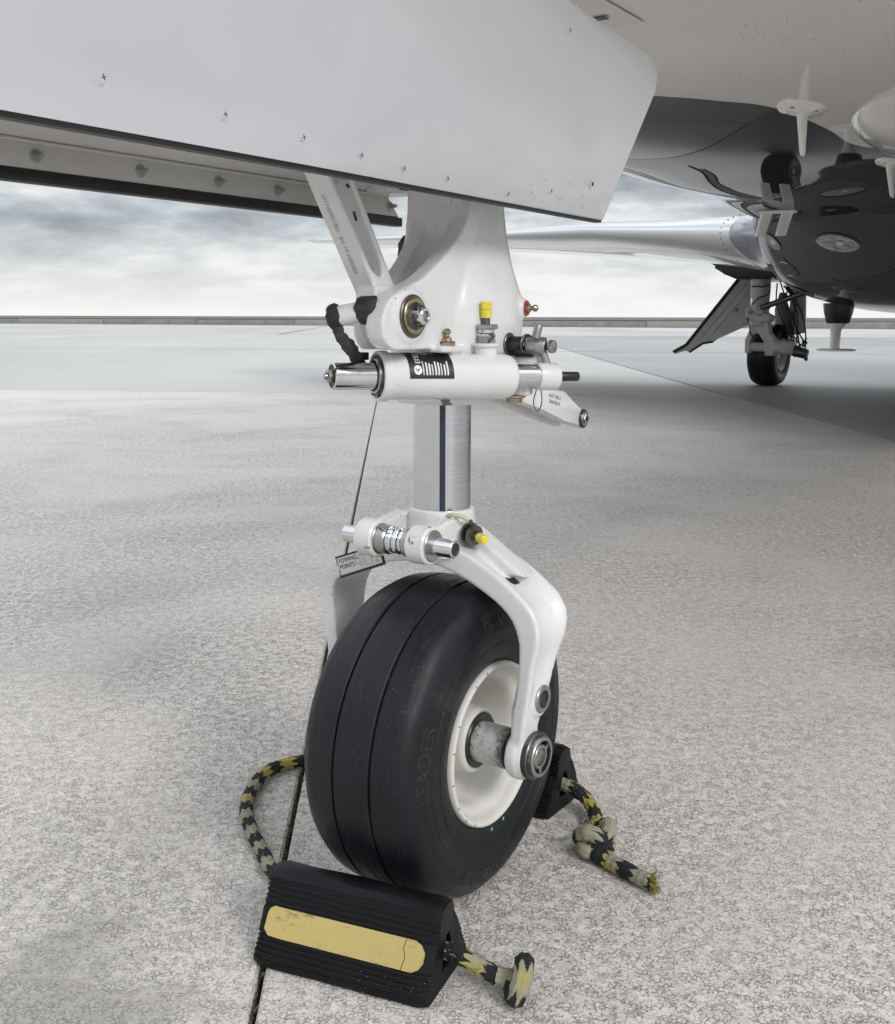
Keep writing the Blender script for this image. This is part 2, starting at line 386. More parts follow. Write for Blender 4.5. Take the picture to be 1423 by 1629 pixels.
def tube(bm, path, r, seg=12, uv=False, bumpf=None, cap=True, v0=0, flat=1.0):
    path = [Vector(p) for p in path]; n = len(path); rings = []
    T = [(path[min(i+1, n-1)]-path[max(i-1, 0)]).normalized() for i in range(n)]
    a = T[0].cross(Vector((0, 0, 1)));  a = a.normalized() if a.length > .1 else Vector((1, 0, 0))
    ls = [0]
    for i in range(1, n): ls.append(ls[-1]+(path[i]-path[i-1]).length)
    lay = bm.loops.layers.uv.verify() if uv else None
    for i in range(n):
        a = (a-T[i]*a.dot(T[i])).normalized(); b = T[i].cross(a)
        rr = r(i/(n-1)) if callable(r) else r
        ring = []
        for k in range(seg):
            th = 2*math.pi*k/seg; q = rr*(bumpf(ls[i], th) if bumpf else 1)
            ring.append(bm.verts.new(path[i]+a*math.cos(th)*q+b*math.sin(th)*q*flat))
        rings.append(ring)
    for i in range(n-1):
        for k in range(seg):
            f = bm.faces.new((rings[i][k], rings[i][(k+1) % seg], rings[i+1][(k+1) % seg], rings[i+1][k]))
            if uv:
                for lp, (uu, vv) in zip(f.loops, ((ls[i], k/seg), (ls[i], (k+1)/seg), (ls[i+1], (k+1)/seg), (ls[i+1], k/seg))): lp[lay].uv = (uu+v0, vv)
    if cap: bm.faces.new(rings[0][::-1]); bm.faces.new(rings[-1])
def cast(bm, name, mat, parent, voxel=.003, it=6, ang=80, fac=.5):
    """weld overlapping solids into one cast body with soft fillets"""
    bmesh.ops.recalc_face_normals(bm, faces=bm.faces)
    me = bpy.data.meshes.new(name); bm.to_mesh(me); bm.free()
    o = bpy.data.objects.new('temporary', me); COL.objects.link(o)
    m = o.modifiers.new('r', 'REMESH'); m.mode = 'VOXEL'; m.voxel_size = voxel; m.use_smooth_shade = True
    s = o.modifiers.new('s', 'SMOOTH'); s.iterations = it; s.factor = fac
    dg = bpy.context.evaluated_depsgraph_get(); dg.update()
    me2 = bpy.data.meshes.new_from_object(o.evaluated_get(dg)); me2.name = name
    bpy.data.objects.remove(o); 
    me2.materials.clear(); me2.materials.append(mat)
    for p in me2.polygons: p.use_smooth = True
    o = bpy.data.objects.new(name, me2); COL.objects.link(o); o.parent = parent
    return o
def text(s, size, fn, name, mat, parent, extrude=0.0, bold=0.0, align='CENTER'):
    cu = bpy.data.curves.new('t', 'FONT'); cu.body = s; cu.size = size; cu.align_x = align; cu.align_y = 'CENTER'; cu.extrude = extrude; cu.offset = bold; cu.resolution_u = 3
    o = bpy.data.objects.new('t', cu); COL.objects.link(o)
    dg = bpy.context.evaluated_depsgraph_get(); dg.update()
    me = bpy.data.meshes.new_from_object(o.evaluated_get(dg)); bpy.data.objects.remove(o)
    for v in me.vertices: v.co = Vector(fn(v.co.x, v.co.y, v.co.z))
    me.name = name; me.materials.clear(); me.materials.append(mat)
    ob = bpy.data.objects.new(name, me); COL.objects.link(ob); ob.parent = parent
    return ob
def empty(name, loc, rz=0, parent=None):
    o = bpy.data.objects.new(name, None); COL.objects.link(o); o.location = loc; o.rotation_euler = (0, 0, rz); o.empty_display_size = .1
    if parent: o.parent = parent
    return o
def tag(o, label=None, cat=None, group=None, kind=None):
    if label: o['label'] = label
    if cat: o['category'] = cat
    if group: o['group'] = group
    if kind: o['kind'] = kind
    return o
def BM(): return bmesh.new()
def lerp(a, b, t): return a+(b-a)*t
def interp(tab, x):
    for (x0, y0), (x1, y1) in zip(tab, tab[1:]):
        if x <= x1: 
            t = max(0, (x-x0)/(x1-x0)); t = t*t*(3-2*t); return y0+(y1-y0)*t
    return tab[-1][1]

# ================================================================== ground
def clip(poly, p, q, keep_left=True, inset=0.0):
    """keep the part of poly on one side of line p->q, pulled back by inset"""
    p, q = Vector(p), Vector(q); d = (q-p).normalized(); n = Vector((-d.y, d.x))
    if not keep_left: n = -n
    out = []
    f = lambda v: (v-p).dot(n)-inset
    for i in range(len(poly)):
        a, b = poly[i], poly[(i+1) % len(poly)]; fa, fb = f(a), f(b)
        if fa >= 0: out.append(a)
        if fa*fb < 0: out.append(a+(b-a)*(fa/(fa-fb)))
    return out
G = 3000.0
bm = BM(); vs = [bm.verts.new((x, y, -.035)) for x, y in ((-G, -60), (G, -60), (G, G), (-G, G))]; bm.faces.new(vs)
ground = finish(bm, 'ground', MTAR, smooth=False); tag(ground, 'dark bed under the concrete apron slabs', kind='structure')
J1 = ((-.23, 1.13), (-.71, 10.65)); JA = ((-5.14, 12.32), (3.12, 11.45)); JD = ((3.03, 7.22), (3.28, 38.27)); JC = ((-12.25, 29.55), (11.07, 26.76))
JE = ((-22, 57), (22, 52)); JB = ((-56.6, 139.0), (40.8, 101.0))
Q = [Vector((-G, -50)), Vector((G, -50)), Vector((G, G)), Vector((-G, G))]
def slab(rules, mat, top=0.0, name='concrete_slab', label=None):
    P = Q
    for (ln, left, ins) in rules: P = clip(P, ln[0], ln[1], left, ins)
    bm = BM(); c = sum(P, Vector((0, 0)))/len(P)
    A = [bm.verts.new((v.x, v.y, top-.004)) for v in P]
    def inset(v, i):
        a, b, cc = P[i-1], P[i], P[(i+1) % len(P)]
        d1 = (b-a).normalized(); d2 = (cc-b).normalized(); n = Vector((-(d1.y+d2.y), d1.x+d2.x)); n.normalize()
        if n.dot(c-b) < 0: n = -n
        return b+n*.005
    T = [bm.verts.new((*inset(v, i), top)) for i, v in enumerate(P)]
    D = [bm.verts.new((v.x, v.y, -.034)) for v in P]; n = len(P)
    bm.faces.new(T)
    for i in range(n):
        k = (i+1) % n; bm.faces.new((A[i], A[k], T[k], T[i])); bm.faces.new((D[i], D[k], A[k], A[i]))
    o = finish(bm, name, mat, ground, smooth=False); o.matrix_parent_inverse = Matrix()
    if label: o['label'] = label
    return o
g1 = .0045
slab([(J1, True, g1), (JA, False, .008)], MCON, 0, label='rough weathered concrete slab left of the nose wheel joint')
slab([(J1, False, g1), (JA, False, .008), (JD, True, .008)], MCON, 0, label='rough weathered concrete slab under the nose wheel')
slab([(JA, True, .03), (JD, True, .025), (JC, False, .14)], MCONS, 0, label='pale smooth concrete slab beyond the rough slabs')
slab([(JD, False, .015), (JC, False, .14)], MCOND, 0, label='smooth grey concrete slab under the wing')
slab([(JC, True, .14), (JD, True, .02), (JE, False, .2)], MCONS)
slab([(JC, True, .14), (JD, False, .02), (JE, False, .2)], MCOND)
JF = ((-9.0, 60), (-14.5, 138))
slab([(JE, True, .2), (JF, True, .12), (JB, False, .02)], MCONS)
slab([(JE, True, .2), (JF, False, .12), (JB, False, .02)], MCONS)
# far boundary wall built of long concrete panels
wall = empty('boundary_wall', (0, 118, 0)); tag(wall, 'low grey concrete boundary wall of long panels along the far edge of the apron', 'wall')
p0 = Vector((-130., 168.5)); p1 = Vector((120., 70.2)); d = (p1-p0); Lw = d.length; d.normalize(); npan = 20; k = 0
ang = math.atan2(d.y, d.x); pl = Lw/npan
def wallpiece(name, z0, z1, th, mat, s0, s1, lab=None):
    bm = BM(); box(bm, (0, 0, 0), (s1-s0, th, z1-z0), bev=.02)
    o = finish(bm, name, mat, wall, smooth=False); c = p0+d*((s0+s1)/2)
    o.location = (c.x, c.y-118, (z0+z1)/2); o.rotation_euler = (0, 0, ang); return o
for i in range(npan):
    wallpiece('wall_panel', 0, .62+.05*math.sin(i*2.1), .35, MWALL if i % 3 else MWALL2, i*pl+.04, (i+1)*pl-.04)
bm = BM(); box(bm, (0, 0, 0), (Lw, .5, .32), bev=.02); o = finish(bm, 'coping', MWALL2, wall, smooth=False); c = p0+d*Lw/2
o.location = (c.x+.4, c.y-118+.9, .86); o.rotation_euler = (0, 0, ang)
bm = BM(); box(bm, (0, 0, 0), (Lw, .4, .70), bev=.02); o = finish(bm, 'wall_core', MWALL, wall, smooth=False)
o.location = (c.x+.4, c.y-118+.9, .35); o.rotation_euler = (0, 0, ang)
#AIRCRAFT
# ================================================================== aircraft
jet = empty('business_jet', (NX, NY, 0), -YAW)
tag(jet, 'business jet in cream and dark grey seen from beside its nose wheel, gear doors open', 'aircraft')
cY, sY = math.cos(YAW), math.sin(YAW)
def wl(x, y, z):                       # world -> aircraft coordinates
    dx, dy = x-NX, y-NY
    return Vector((dx*cY-dy*sY, dx*sY+dy*cY, z))
XA = Vector((1, 0, 0))
WR = .2285
# ---- fuselage
def sup(n, w, zb, zt, ex, et, y):
    out = []; zc = zb+(zt-zb)*.5
    for k in range(n):
        th = 2*math.pi*k/n; c, s_ = math.cos(th), math.sin(th); e = ex if s_ < 0 else et
        out.append((math.copysign(abs(c)**(2/e), c)*w, y, zc+math.copysign(abs(s_)**(2/e), s_)*(zt-zb)/2))
    return out
FW = [(-1.5, .03), (-1.4, .20), (-1.1, .40), (-.6, .60), (0, .80), (.8, 1.12), (1.6, 1.55), (2.6, 1.86), (3.6, 1.86), (4.6, 1.74), (6, 1.62), (16, 1.5), (21, .5)]  # unseen nose shaped narrow and short to cast less shade on the ground
FB = [(-1.5, 1.98), (-1.4, 1.84), (-1.1, 1.68), (-.6, 1.50), (0, 1.40), (1.5, 1.385), (3.1, 1.385), (4.2, 1.372), (5.3, 1.27), (14, 1.27), (21, 3.0)]
FT = [(-1.5, 2.02), (-1.4, 2.15), (-1.1, 2.3), (-.6, 2.6), (0, 3.1), (1.5, 3.9), (3, 4.1), (14, 4.1), (21, 3.9)]
bm = BM(); rings = []
s = -1.5
while s < 21:
    e = 2.4+2.0*min(1, max(0, (s+1)/2.8)); rings.append(sup(96, interp(FW, s), interp(FB, s), interp(FT, s), e, 2.1, s)); s += .12 if s < 6 else .5
loft(bm, rings); fus = finish(bm, 'fuselage', MHULL, jet)
# wing-to-body fairing (superellipsoid)
FAW = [(4.45, .85), (4.8, 1.20), (5.3, 1.44), (6.3, 1.74), (7.3, 1.90), (8.6, 2.0), (13, 2.0), (17.5, .6)]
FAB = [(4.45, 1.40), (4.9, 1.22), (5.5, 1.04), (6.3, .925), (7.2, .88), (8.2, .86), (9.6, .85), (13, .88), (17.5, 1.45)]
def lin(tab, x):
    n = len(tab)
    for i in range(n-1):
        (x0, y0), (x1, y1) = tab[i], tab[i+1]
        if x <= x1 or i == n-2:
            m0 = (tab[i+1][1]-tab[i-1][1])/(tab[i+1][0]-tab[i-1][0]) if i > 0 else (y1-y0)/(x1-x0)
            m1 = (tab[i+2][1]-y0)/(tab[i+2][0]-x0) if i < n-2 else (y1-y0)/(x1-x0)
            h = x1-x0; t = min(1, max(0, (x-x0)/h))
            return (2*t**3-3*t*t+1)*y0+(t**3-2*t*t+t)*h*m0+(-2*t**3+3*t*t)*y1+(t**3-t*t)*h*m1
FTOP = 2.1; FE = 5.2
bm = BM(); rings = []; s = 4.45
while s <= 17.5:
    zb_ = lin(FAB, s); rings.append(sup(120, lin(FAW, s), zb_, 2*FTOP-zb_, FE, FE, s)); s += .05 if s < 7 else .2
loft(bm, rings); fair = finish(bm, 'wing_fairing', MFAIR, jet, ang=60)
def fsurf(t, z, eps=0):
    def inside(s):
        zb_ = lin(FAB, s); return abs(t/lin(FAW, s))**FE+abs((z-FTOP)/(FTOP-zb_))**FE < 1
    a, b = 4.46, 12.0
    s = a
    while s < b and not inside(s): s += .05
    lo, hi = s-.05, s
    for _ in range(20):
        mid = (lo+hi)/2
        if inside(mid): hi = mid
        else: lo = mid
    return hi
def fnorm(t, z):
    h = .004; dt = (fsurf(t+h, z)-fsurf(t-h, z))/(2*h); dz = (fsurf(t, z+h)-fsurf(t, z-h))/(2*h)
    return Vector((dt, -1, dz)).normalized()
def fpatch(bm, cx, cz, outline, off, rot=0, mi=0):
    vs = []
    for (a, b) in outline:
        a, b = a*math.cos(rot)-b*math.sin(rot), a*math.sin(rot)+b*math.cos(rot)
        t, z = cx+a, cz+b; vs.append((Vector((t, fsurf(t, z), z))+fnorm(t, z)*off))
    V = [bm.verts.new(v) for v in vs]; c = bm.verts.new((Vector((cx, fsurf(cx, cz), cz))+fnorm(cx, cz)*off*1.0)); n = len(V)
    for i in range(n): bm.faces.new((c, V[i], V[(i+1) % n])).material_index = mi
LIGHTS = [(-.80, 1.235, .115, .040, -.10), (-1.24, 1.270, .060, .034, -.5)]
for (cx, cz, ra, rb, ro) in LIGHTS:
    ol = [(ra*math.cos(a)*(1-.0*math.sin(a)), rb*math.copysign(abs(math.sin(a))**1.15, math.sin(a))) for a in [2*math.pi*i/36 for i in range(36)]]
    bm = BM(); fpatch(bm, cx, cz, [(a*1.10, b*1.14) for a, b in ol], .003, ro); finish(bm, 'light_frame', MDSTEEL, fair)
    bm = BM(); fpatch(bm, cx, cz, ol, .006, ro); o = finish(bm, 'landing_light', MLENS, fair)
    y = fsurf(cx+.02, cz); bm = BM(); lathe(bm, (cx+.02, y-.006, cz), (0, -1, 0), [(0, .020), (.006, .020), (.008, .013), (.004, .0)], 20); finish(bm, 'light_bulb', MSTEEL, fair)
# small placards and panel lines on the fairing
def fline(pts, w, mat, name, off=.004):
    bm = BM(); P = []
    for (t, z) in pts: P.append((Vector((t, fsurf(t, z), z))+fnorm(t, z)*off))
    tube(bm, P, w, 5); finish(bm, name, mat, fair)
fline([(-1.20+.02*math.sin(i), 1.09+i*.02) for i in range(6)], .0022, MBLACK, 'panel_seam')
fline([(-1.27+.02*i, 1.17-.004*i) for i in range(4)], .0025, MLBLG, 'placard')
fline([(-1.30+.015*i, 1.10-.003*i) for i in range(4)], .0025, MLBLG, 'placard')
bm = BM(); fpatch(bm, -.95, 1.03, [(-.07, -.02), (-.02, .035), (.10, -.03)], .004); finish(bm, 'drain_scoop', MBLACK, fair)

# ---- wing
def airfoil(c, th, n=44):
    P = []
    for k in range(n):
        a = 2*math.pi*k/n; x = (.5*(1-math.cos(a)))**1.5; m = .16
        yt = .5*th*(math.sqrt(max(0, 1-((m-x)/m)**2)) if x < m else (math.cos((x-m)/(1-m)*math.pi/2))**.9 + .004)
        P.append((x*c, yt if math.sin(a) >= 0 else -yt*.9))
    return P
def wing(side):
    bm = BM(); rings = []
    ST = [(1.2, 6.1, 7.2, .50, 1.43), (2.0, 6.60, 6.7, .44, 1.445), (2.8, 6.95, 5.9, .32, 1.51), (3.6, 7.30, 5.0, .25, 1.575), (5.0, 7.88, 4.0, .18, 1.63), (7.0, 8.75, 2.9, .11, 1.725), (8.75, 9.47, 1.9, .06, 1.815), (8.88, 9.65, 1.2, .03, 1.82)]
    tilt = lambda t: max(.0, .052-.0085*t)
    for (t, s0, c, th, z) in ST:
        rings.append([(side*t, s0+x, z+y-x*tilt(t)) for x, y in airfoil(c, th/c*c)])
    rings = [catmull(r, 1) [:-1] if False else r for r in rings]
    # subdivide spanwise
    full = []
    for A, B in zip(rings, rings[1:]):
        for j in range(4): full.append([tuple(lerp(p, q, j/4) for p, q in zip(a, b)) for a, b in zip(A, B)])
    full.append(rings[-1]); loft(bm, full)
    w = finish(bm, 'wing', MWINGM, jet, ang=60)
    # painted cuff joining the leading edge to the fairing
    bm = BM(); rr = []
    for (t, s0, c, th, z) in [(1.2, 5.6, 7.4, .60, 1.40), (1.62, 6.15, 7.1, .53, 1.42), (1.9, 6.48, 6.85, .475, 1.44), (2.04, 6.60, 6.75, .455, 1.444), (2.06, 6.64, 6.7, .44, 1.445)]:
        rr.append([(side*t, s0+x, z+y-x*tilt(t)) for x, y in airfoil(c, th)])
    full = []
    for A, B in zip(rr, rr[1:]):
        for j in range(4): full.append([tuple(lerp(p, q, j/4) for p, q in zip(a, b)) for a, b in zip(A, B)])
    full.append(rr[-1]); loft(bm, full); finish(bm, 'wing_cuff', MCUFF, w, ang=60)
    # row of rivets beside the cuff
    for i in range(15):
        a = lerp(-1.25, 1.25, i/14); q = (1-math.cos(a))*.16; bm = BM()
        lathe(bm, (side*2.13, 6.66+q*6.6-.004, 1.452+.218*math.sin(a)-q*.2), (0, -1, 0), [(0, .006), (.003, .004), (.004, 0)], 6); finish(bm, 'rivet', MDSTEEL, w)
    return w
wing(-1); wing(1)

# ---- access panel and drain on the belly
def hull_z(t, s):
    w, zb, zt = interp(FW, s), interp(FB, s), interp(FT, s); e = 2.4+2.0*min(1, max(0, (s+1)/2.8)); zc = (zb+zt)/2
    return zc-(zt-zb)/2*max(0, 1-abs(t/w)**e)**(1/e)
def bpanel(name, cs, off, mat, n=8, rim=0):
    bm = BM(); (a, b, c, d) = [Vector(q) for q in cs]; g = []
    for i in range(n+1):
        row = []
        for j in range(n+1):
            p = a.lerp(b, i/n).lerp(d.lerp(c, i/n), j/n); row.append(bm.verts.new((p.x, p.y, hull_z(p.x, p.y)-off)))
        g.append(row)
    for i in range(n):
        for j in range(n): bm.faces.new((g[i][j], g[i+1][j], g[i+1][j+1], g[i][j+1]))
    return finish(bm, name, mat, fus)
bpanel('access_panel', [(-.34, .83), (-.088, .83), (-.088, .45), (-.34, .45)], .0022, Mat('access_panel_paint', (.50, .475, .44), .2, 0, .6).m)
bpanel('vent_slot', [(-.165, .765), (-.130, .765), (-.130, .745), (-.165, .745)], .005, MBLACK, 2)

MBEL = paint('belly_bulge_paint', (.60, .58, .555), rough=.14, coat=.8, dirt=.06, speck=.9, sc=3)
bm = BM(); rings = []
for j in range(29):
    ph = -math.pi/2+math.pi*j/28; r = max(.002, math.cos(ph))
    rings.append([(.33+.40*r*math.cos(a), 2.42+.70*math.sin(ph), 1.398+.115*r*math.sin(a)) for a in [2*math.pi*k/48 for k in range(48)]])
loft(bm, rings); finish(bm, 'belly_bulge', MBEL, fus)
# ---- belly antennas
def blade(name, t, s, z, L0, L1, h, sweep, th, base=(.0, .0), lab=None, mat=MBUMP):
    bm = BM(); rr = []
    for f in (0, .08, .2, .4, .6, .8, .93, 1):
        L = lerp(L0, L1, f**.8) * (1.25-.25*min(1, f/.12)); tt = th*(1-.5*f)*(1.5-.5*min(1, f/.12)) * (.5 if f == 1 else 1)
        c = s+sweep*f; rr.append([(t+math.sin(a)*tt/2, c+math.cos(a)*L/2, z-h*f) for a in [2*math.pi*k/20 for k in range(20)]])
    loft(bm, rr); o = finish(bm, name, mat, jet, ang=50)
    if lab: o['label'] = lab
    if base[0]:
        bm = BM(); l, w = base; rr = []
        for (f, q) in ((1.03, .008), (1, -.002), (.93, -.010), (.55, -.016), (.28, -.022)):
            rr.append([(t+math.copysign(abs(math.sin(a))**1.25, math.sin(a))*w*f, s+math.copysign(abs(math.cos(a))**1.25, math.cos(a))*l*f, z+q) for a in [2*math.pi*k/32 for k in range(32)]])
        loft(bm, rr); bp = finish(bm, 'base_plate', mat, o, ang=50)
        for (a, b) in ((.62, 0), (-.62, 0), (0, .62), (0, -.62)):
            bm = BM(); lathe(bm, (t+a*w, s+b*l, z-.012), (0, 0, -1), [(0, .005), (.004, .005), (.004, 0)], 8); finish(bm, 'screw', MDSTEEL, o)
    return o
blade('blade_antenna', -.085, 1.84, 1.389, .085, .035, .125, .03, .024, (.135, .062), 'white blade antenna on a diamond base on the cream belly')
blade('blade_antenna', -.12, 3.02, 1.387, .15, .06, .12, .07, .022, (.12, .05), 'white blade antenna at the right edge of the photo')
# towel-rail antenna of two blades on one bar
ta = empty('twin_blade_antenna', (-1.00, 4.50, interp(FB, 4.5)+.030), 0.05, jet)
bm = BM(); box(bm, (0, 0, -.010), (.19, .045, .018), bev=.005); finish(bm, 'base_bar', MBUMP, ta, ang=50)
for dx in (-.058, .048):
    bm = BM(); rr = []
    for f, q in ((0, 1.2), (.1, 1), (.5, .96), (1, .9)): rr.append([(dx-.012*f*2+math.sin(a)*.031*q, -.03*f+math.cos(a)*.02*q, -.01-.125*f) for a in [2*math.pi*k/20 for k in range(20)]])
    loft(bm, rr); finish(bm, 'blade', MBUMP, ta, ang=50)
# drain mast under the fairing
dm = empty('drain_mast', wl(2.87, 8.0, 0), 0, jet); dm.location.z = 0
X0, Z0 = 0, .9
bm = BM(); rr = []
for z, lx_, ly_ in ((.94, .105, .17), (.88, .098, .16), (.80, .078, .12), (.795, .073, .11)): rr.append([(math.cos(a)*lx_, math.sin(a)*ly_, z) for a in [2*math.pi*k/28 for k in range(28)]])
loft(bm, rr); finish(bm, 'mast_base', MBLACK, dm, ang=40)
bm = BM(); rr = []
for z, lx_, ly_ in ((.797, .070, .10), (.765, .045, .085), (.74, .032, .08), (.65, .030, .08), (.605, .030, .08)): rr.append([(math.cos(a)*lx_-.01, math.sin(a)*ly_, z) for a in [2*math.pi*k/28 for k in range(28)]])
loft(bm, rr); finish(bm, 'mast', MBUMP, dm, ang=40)
bm = BM(); rr = []
for z, q in ((.612, .8), (.606, 1), (.598, 1), (.594, .9)): rr.append([(math.copysign(abs(math.cos(a))**1.2, math.cos(a))*.145*q, math.copysign(abs(math.sin(a))**1.2, math.sin(a))*.13*q, z) for a in [2*math.pi*k/28 for k in range(28)]])
loft(bm, rr); finish(bm, 'foot_plate', MBUMP, dm, ang=40)

# ---- main landing gear (aircraft's right side)
def main_gear(side, gx, gy):
    g = empty('main_landing_gear', (gx, gy, 0), 0, jet); U = .0084
    P = lambda px, py, y=0: (side*(px-1221)*U-.33*y, y, (613-py)*U*.96)
    # wheel
    Rm, Wm = .385, .22; w0 = (0, .0, Rm)
    prof = [(a*.80, b) for a, b in [(-.13, .17), (-.17, .20), (-.215, .26), (-.225, .31), (-.20, .355), (-.15, .377), (-.07, .385), (0, .386), (.07, .385), (.15, .377), (.20, .355), (.225, .31), (.215, .26), (.17, .20), (.13, .17)]]
    bm = BM(); lathe(bm, w0, (1, 0, 0), prof, 64, closed=True); finish(bm, 'tyre', MTYRE, g, ang=50)
    bm = BM(); lathe(bm, w0, (1, 0, 0), [(-.16, .20), (-.165, .185), (-.10, .17), (-.06, .12), (-.08, .07), (-.12, .05), (-.12, 0)][::-1]+[(-.15, .20)], 40)
    lathe(bm, w0, (1, 0, 0), [(.16, .205), (.168, .19), (.10, .17), (.05, .12), (.08, .07), (.12, .05), (.12, 0)], 40); finish(bm, 'rim', MGEAR, g, ang=50)
    # leg
    bm = BM(); yy = -.46
    rod(bm, P(1203, 425, yy), P(1203, 477, yy), .120, 28)
    rod(bm, P(1204, 475, yy), P(1204, 520, yy), .108, 28)
    rod(bm, P(1204, 488, yy), P(1204, 495, yy), .118, 28)
    extr(bm, [P(a, b, yy)[::2] for a, b in ((1190, 492), (1186, 500), (1189, 510), (1196, 514), (1222, 514), (1225, 506), (1206, 496))], lambda u, v, w: (u, w, v), yy-.12, yy+.08)
    # yoke
    extr(bm, [P(a, b, yy)[::2] for a, b in ((1196, 510), (1218, 510), (1222, 530), (1230, 540), (1229, 565), (1217, 565), (1215, 545), (1206, 532), (1199, 532), (1194, 545), (1194, 562), (1187, 561), (1186, 542), (1191, 530))], lambda u, v, w: (u, w, v), yy-.07, yy+.07)
    rod(bm, P(1202, 498, yy+.05), P(1202, 498, yy-.16), .058, 24)
    rod(bm, P(1190, 552, yy), P(1238, 553, yy), .055, 24); rod(bm, P(1230, 552, yy), P(1258, 553, yy), .085, 24)
    cast(bm, 'gear_leg', MGEAR, g, .011, 3)
    bm = BM(); hexnut(bm, P(1190, 500, yy-.155), (0, -1, 0), .032, .03); finish(bm, 'pivot_nut', MDSTEEL, g)
    bm = BM(); rod(bm, P(1242, 552, yy-.085), P(1242, 552, yy-.10), .060, 24); rod(bm, P(1248, 551, yy-.1), P(1248, 551, yy-.105), .014, 10); finish(bm, 'axle_cap', MGEAR, g)
    bm = BM(); rod(bm, P(1205, 494, yy-.14), P(1275, 469, yy-.1), .034, 16, .036); finish(bm, 'side_brace', MDSTEEL, g)
    bm = BM(); rod(bm, P(1255, 556, yy+.02), P(1276, 562, yy+.02), .07, 20, .06, bev=.01)
    for i in range(9): 
        a = i*.7; c = Vector(P(1262+i*1.6, 556+i*.6, yy+.02)); rod(bm, c+Vector((0, -.07*math.cos(a), .07*math.sin(a))), c+Vector((.03, -.085*math.cos(a), .085*math.sin(a))), .014, 8)
    finish(bm, 'brake_unit', MDSTEEL, g)
    # hoses
    rnd = random.Random(3)
    for i in range(9):
        a = P(1222+rnd.random()*22, 450+rnd.random()*10, -.05+rnd.random()*.1); b = P(1240+rnd.random()*34, 540+rnd.random()*24, -.22+rnd.random()*.1)
        m1 = Vector(a).lerp(Vector(b), .35)+Vector((rnd.uniform(-.10, .12), rnd.uniform(-.08, .05), 0)); m2 = Vector(a).lerp(Vector(b), .7)+Vector((rnd.uniform(-.08, .10), rnd.uniform(-.08, .05), 0))
        bm = BM(); tube(bm, catmull([a, m1, m2, b], 8), .009, 8); finish(bm, 'brake_hose', MBLACK, g)
    for pts in ([(1190, 463), (1196, 462), (1206, 463), (1216, 461), (1214, 474), (1200, 480), (1192, 489)], [(1186, 508), (1190, 520), (1192, 532), (1200, 541)]):
        bm = BM(); tube(bm, catmull([P(a, b, yy-.135) for a, b in pts], 6), .008, 8); finish(bm, 'wire', MBLACK, g)
    for i in range(14):
        c = P(1258+rnd.random()*20, 543+rnd.random()*28, -.2+rnd.random()*.05); bm = BM(); rod(bm, c, Vector(c)+Vector((rnd.uniform(-.05, .05), -.02, rnd.uniform(-.05, .05))), .012, 8); finish(bm, 'brake_fitting', MDSTEEL, g)
    # torque link behind
    bm = BM(); extr(bm, [P(a, b)[::2] for a, b in ((1226, 495), (1232, 470), (1240, 470), (1247, 505), (1250, 542), (1236, 540), (1228, 520))], lambda u, v, w: (u, w, v), -.02, .05, .01); finish(bm, 'link_arm', MDSTEEL, g)
    # doors
    bm = BM(); ol = [(1192, 440), (1189, 520), (1163, 533), (1145, 541), (1142, 546), (1127, 548), (1108, 563), (1100, 560), (1086, 566), (1084, 563), (1102, 553), (1180, 440)]
    fn = lambda u, v, w: (u, w+ .25*(u-P(1190, 0)[0])*side, v)
    extr(bm, [P(a, b)[::2] for a, b in ol], fn, -.10, -.04, .006); dr = finish(bm, 'gear_door', MGEAR, jet, loc=(gx, gy, 0)); dr['label'] = 'outer main gear door hanging open beside the leg'
    bm = BM(); tube(bm, [fn(*P(a, b)[::2], -.11) for a, b in ((1178, 443), (1103, 551), (1084, 563))], .020, 8); tube(bm, [fn(*P(a, b)[::2], -.11) for a, b in ((1108, 563), (1127, 549), (1142, 546))], .014, 8); finish(bm, 'door_seal', MSEAL, dr)
    for (q0, q1) in (((1184, 455), (1122, 540)), ((1188, 466), (1140, 532))):
        bm = BM(); tube(bm, [fn(*P(*q0)[::2], -.10), fn(*P(*q1)[::2], -.10)], .016, 8); finish(bm, 'door_stiffener', MGEAR, dr)
    bm = BM(); rod(bm, fn(*P(1173, 496)[::2], -.10), fn(*P(1173, 496)[::2], -.14), .018, 12); finish(bm, 'door_fitting', MDSTEEL, dr)
    bm = BM(); extr(bm, [P(a, b)[::2] for a, b in ((1244, 448), (1264, 448), (1268, 531), (1262, 532), (1247, 536), (1243, 500))], lambda u, v, w: (u, w, v), .12, .18, .006); dr = finish(bm, 'gear_door', MGEAR, jet, loc=(gx, gy, 0)); dr['label'] = 'narrow inner main gear door behind the wheel'
    # bay roof where the leg enters the wing
    bm = BM(); ol = [(1150, 424), (1166, 432), (1176, 444), (1196, 452), (1240, 452), (1262, 447), (1272, 420)]
    extr(bm, [P(a, b)[::2] for a, b in ol], lambda u, v, w: (u, w, v), -.75, .45, .03); finish(bm, 'gear_bay', MFAIR, g)
    return g
main_gear(1, -3.572, 12.34)

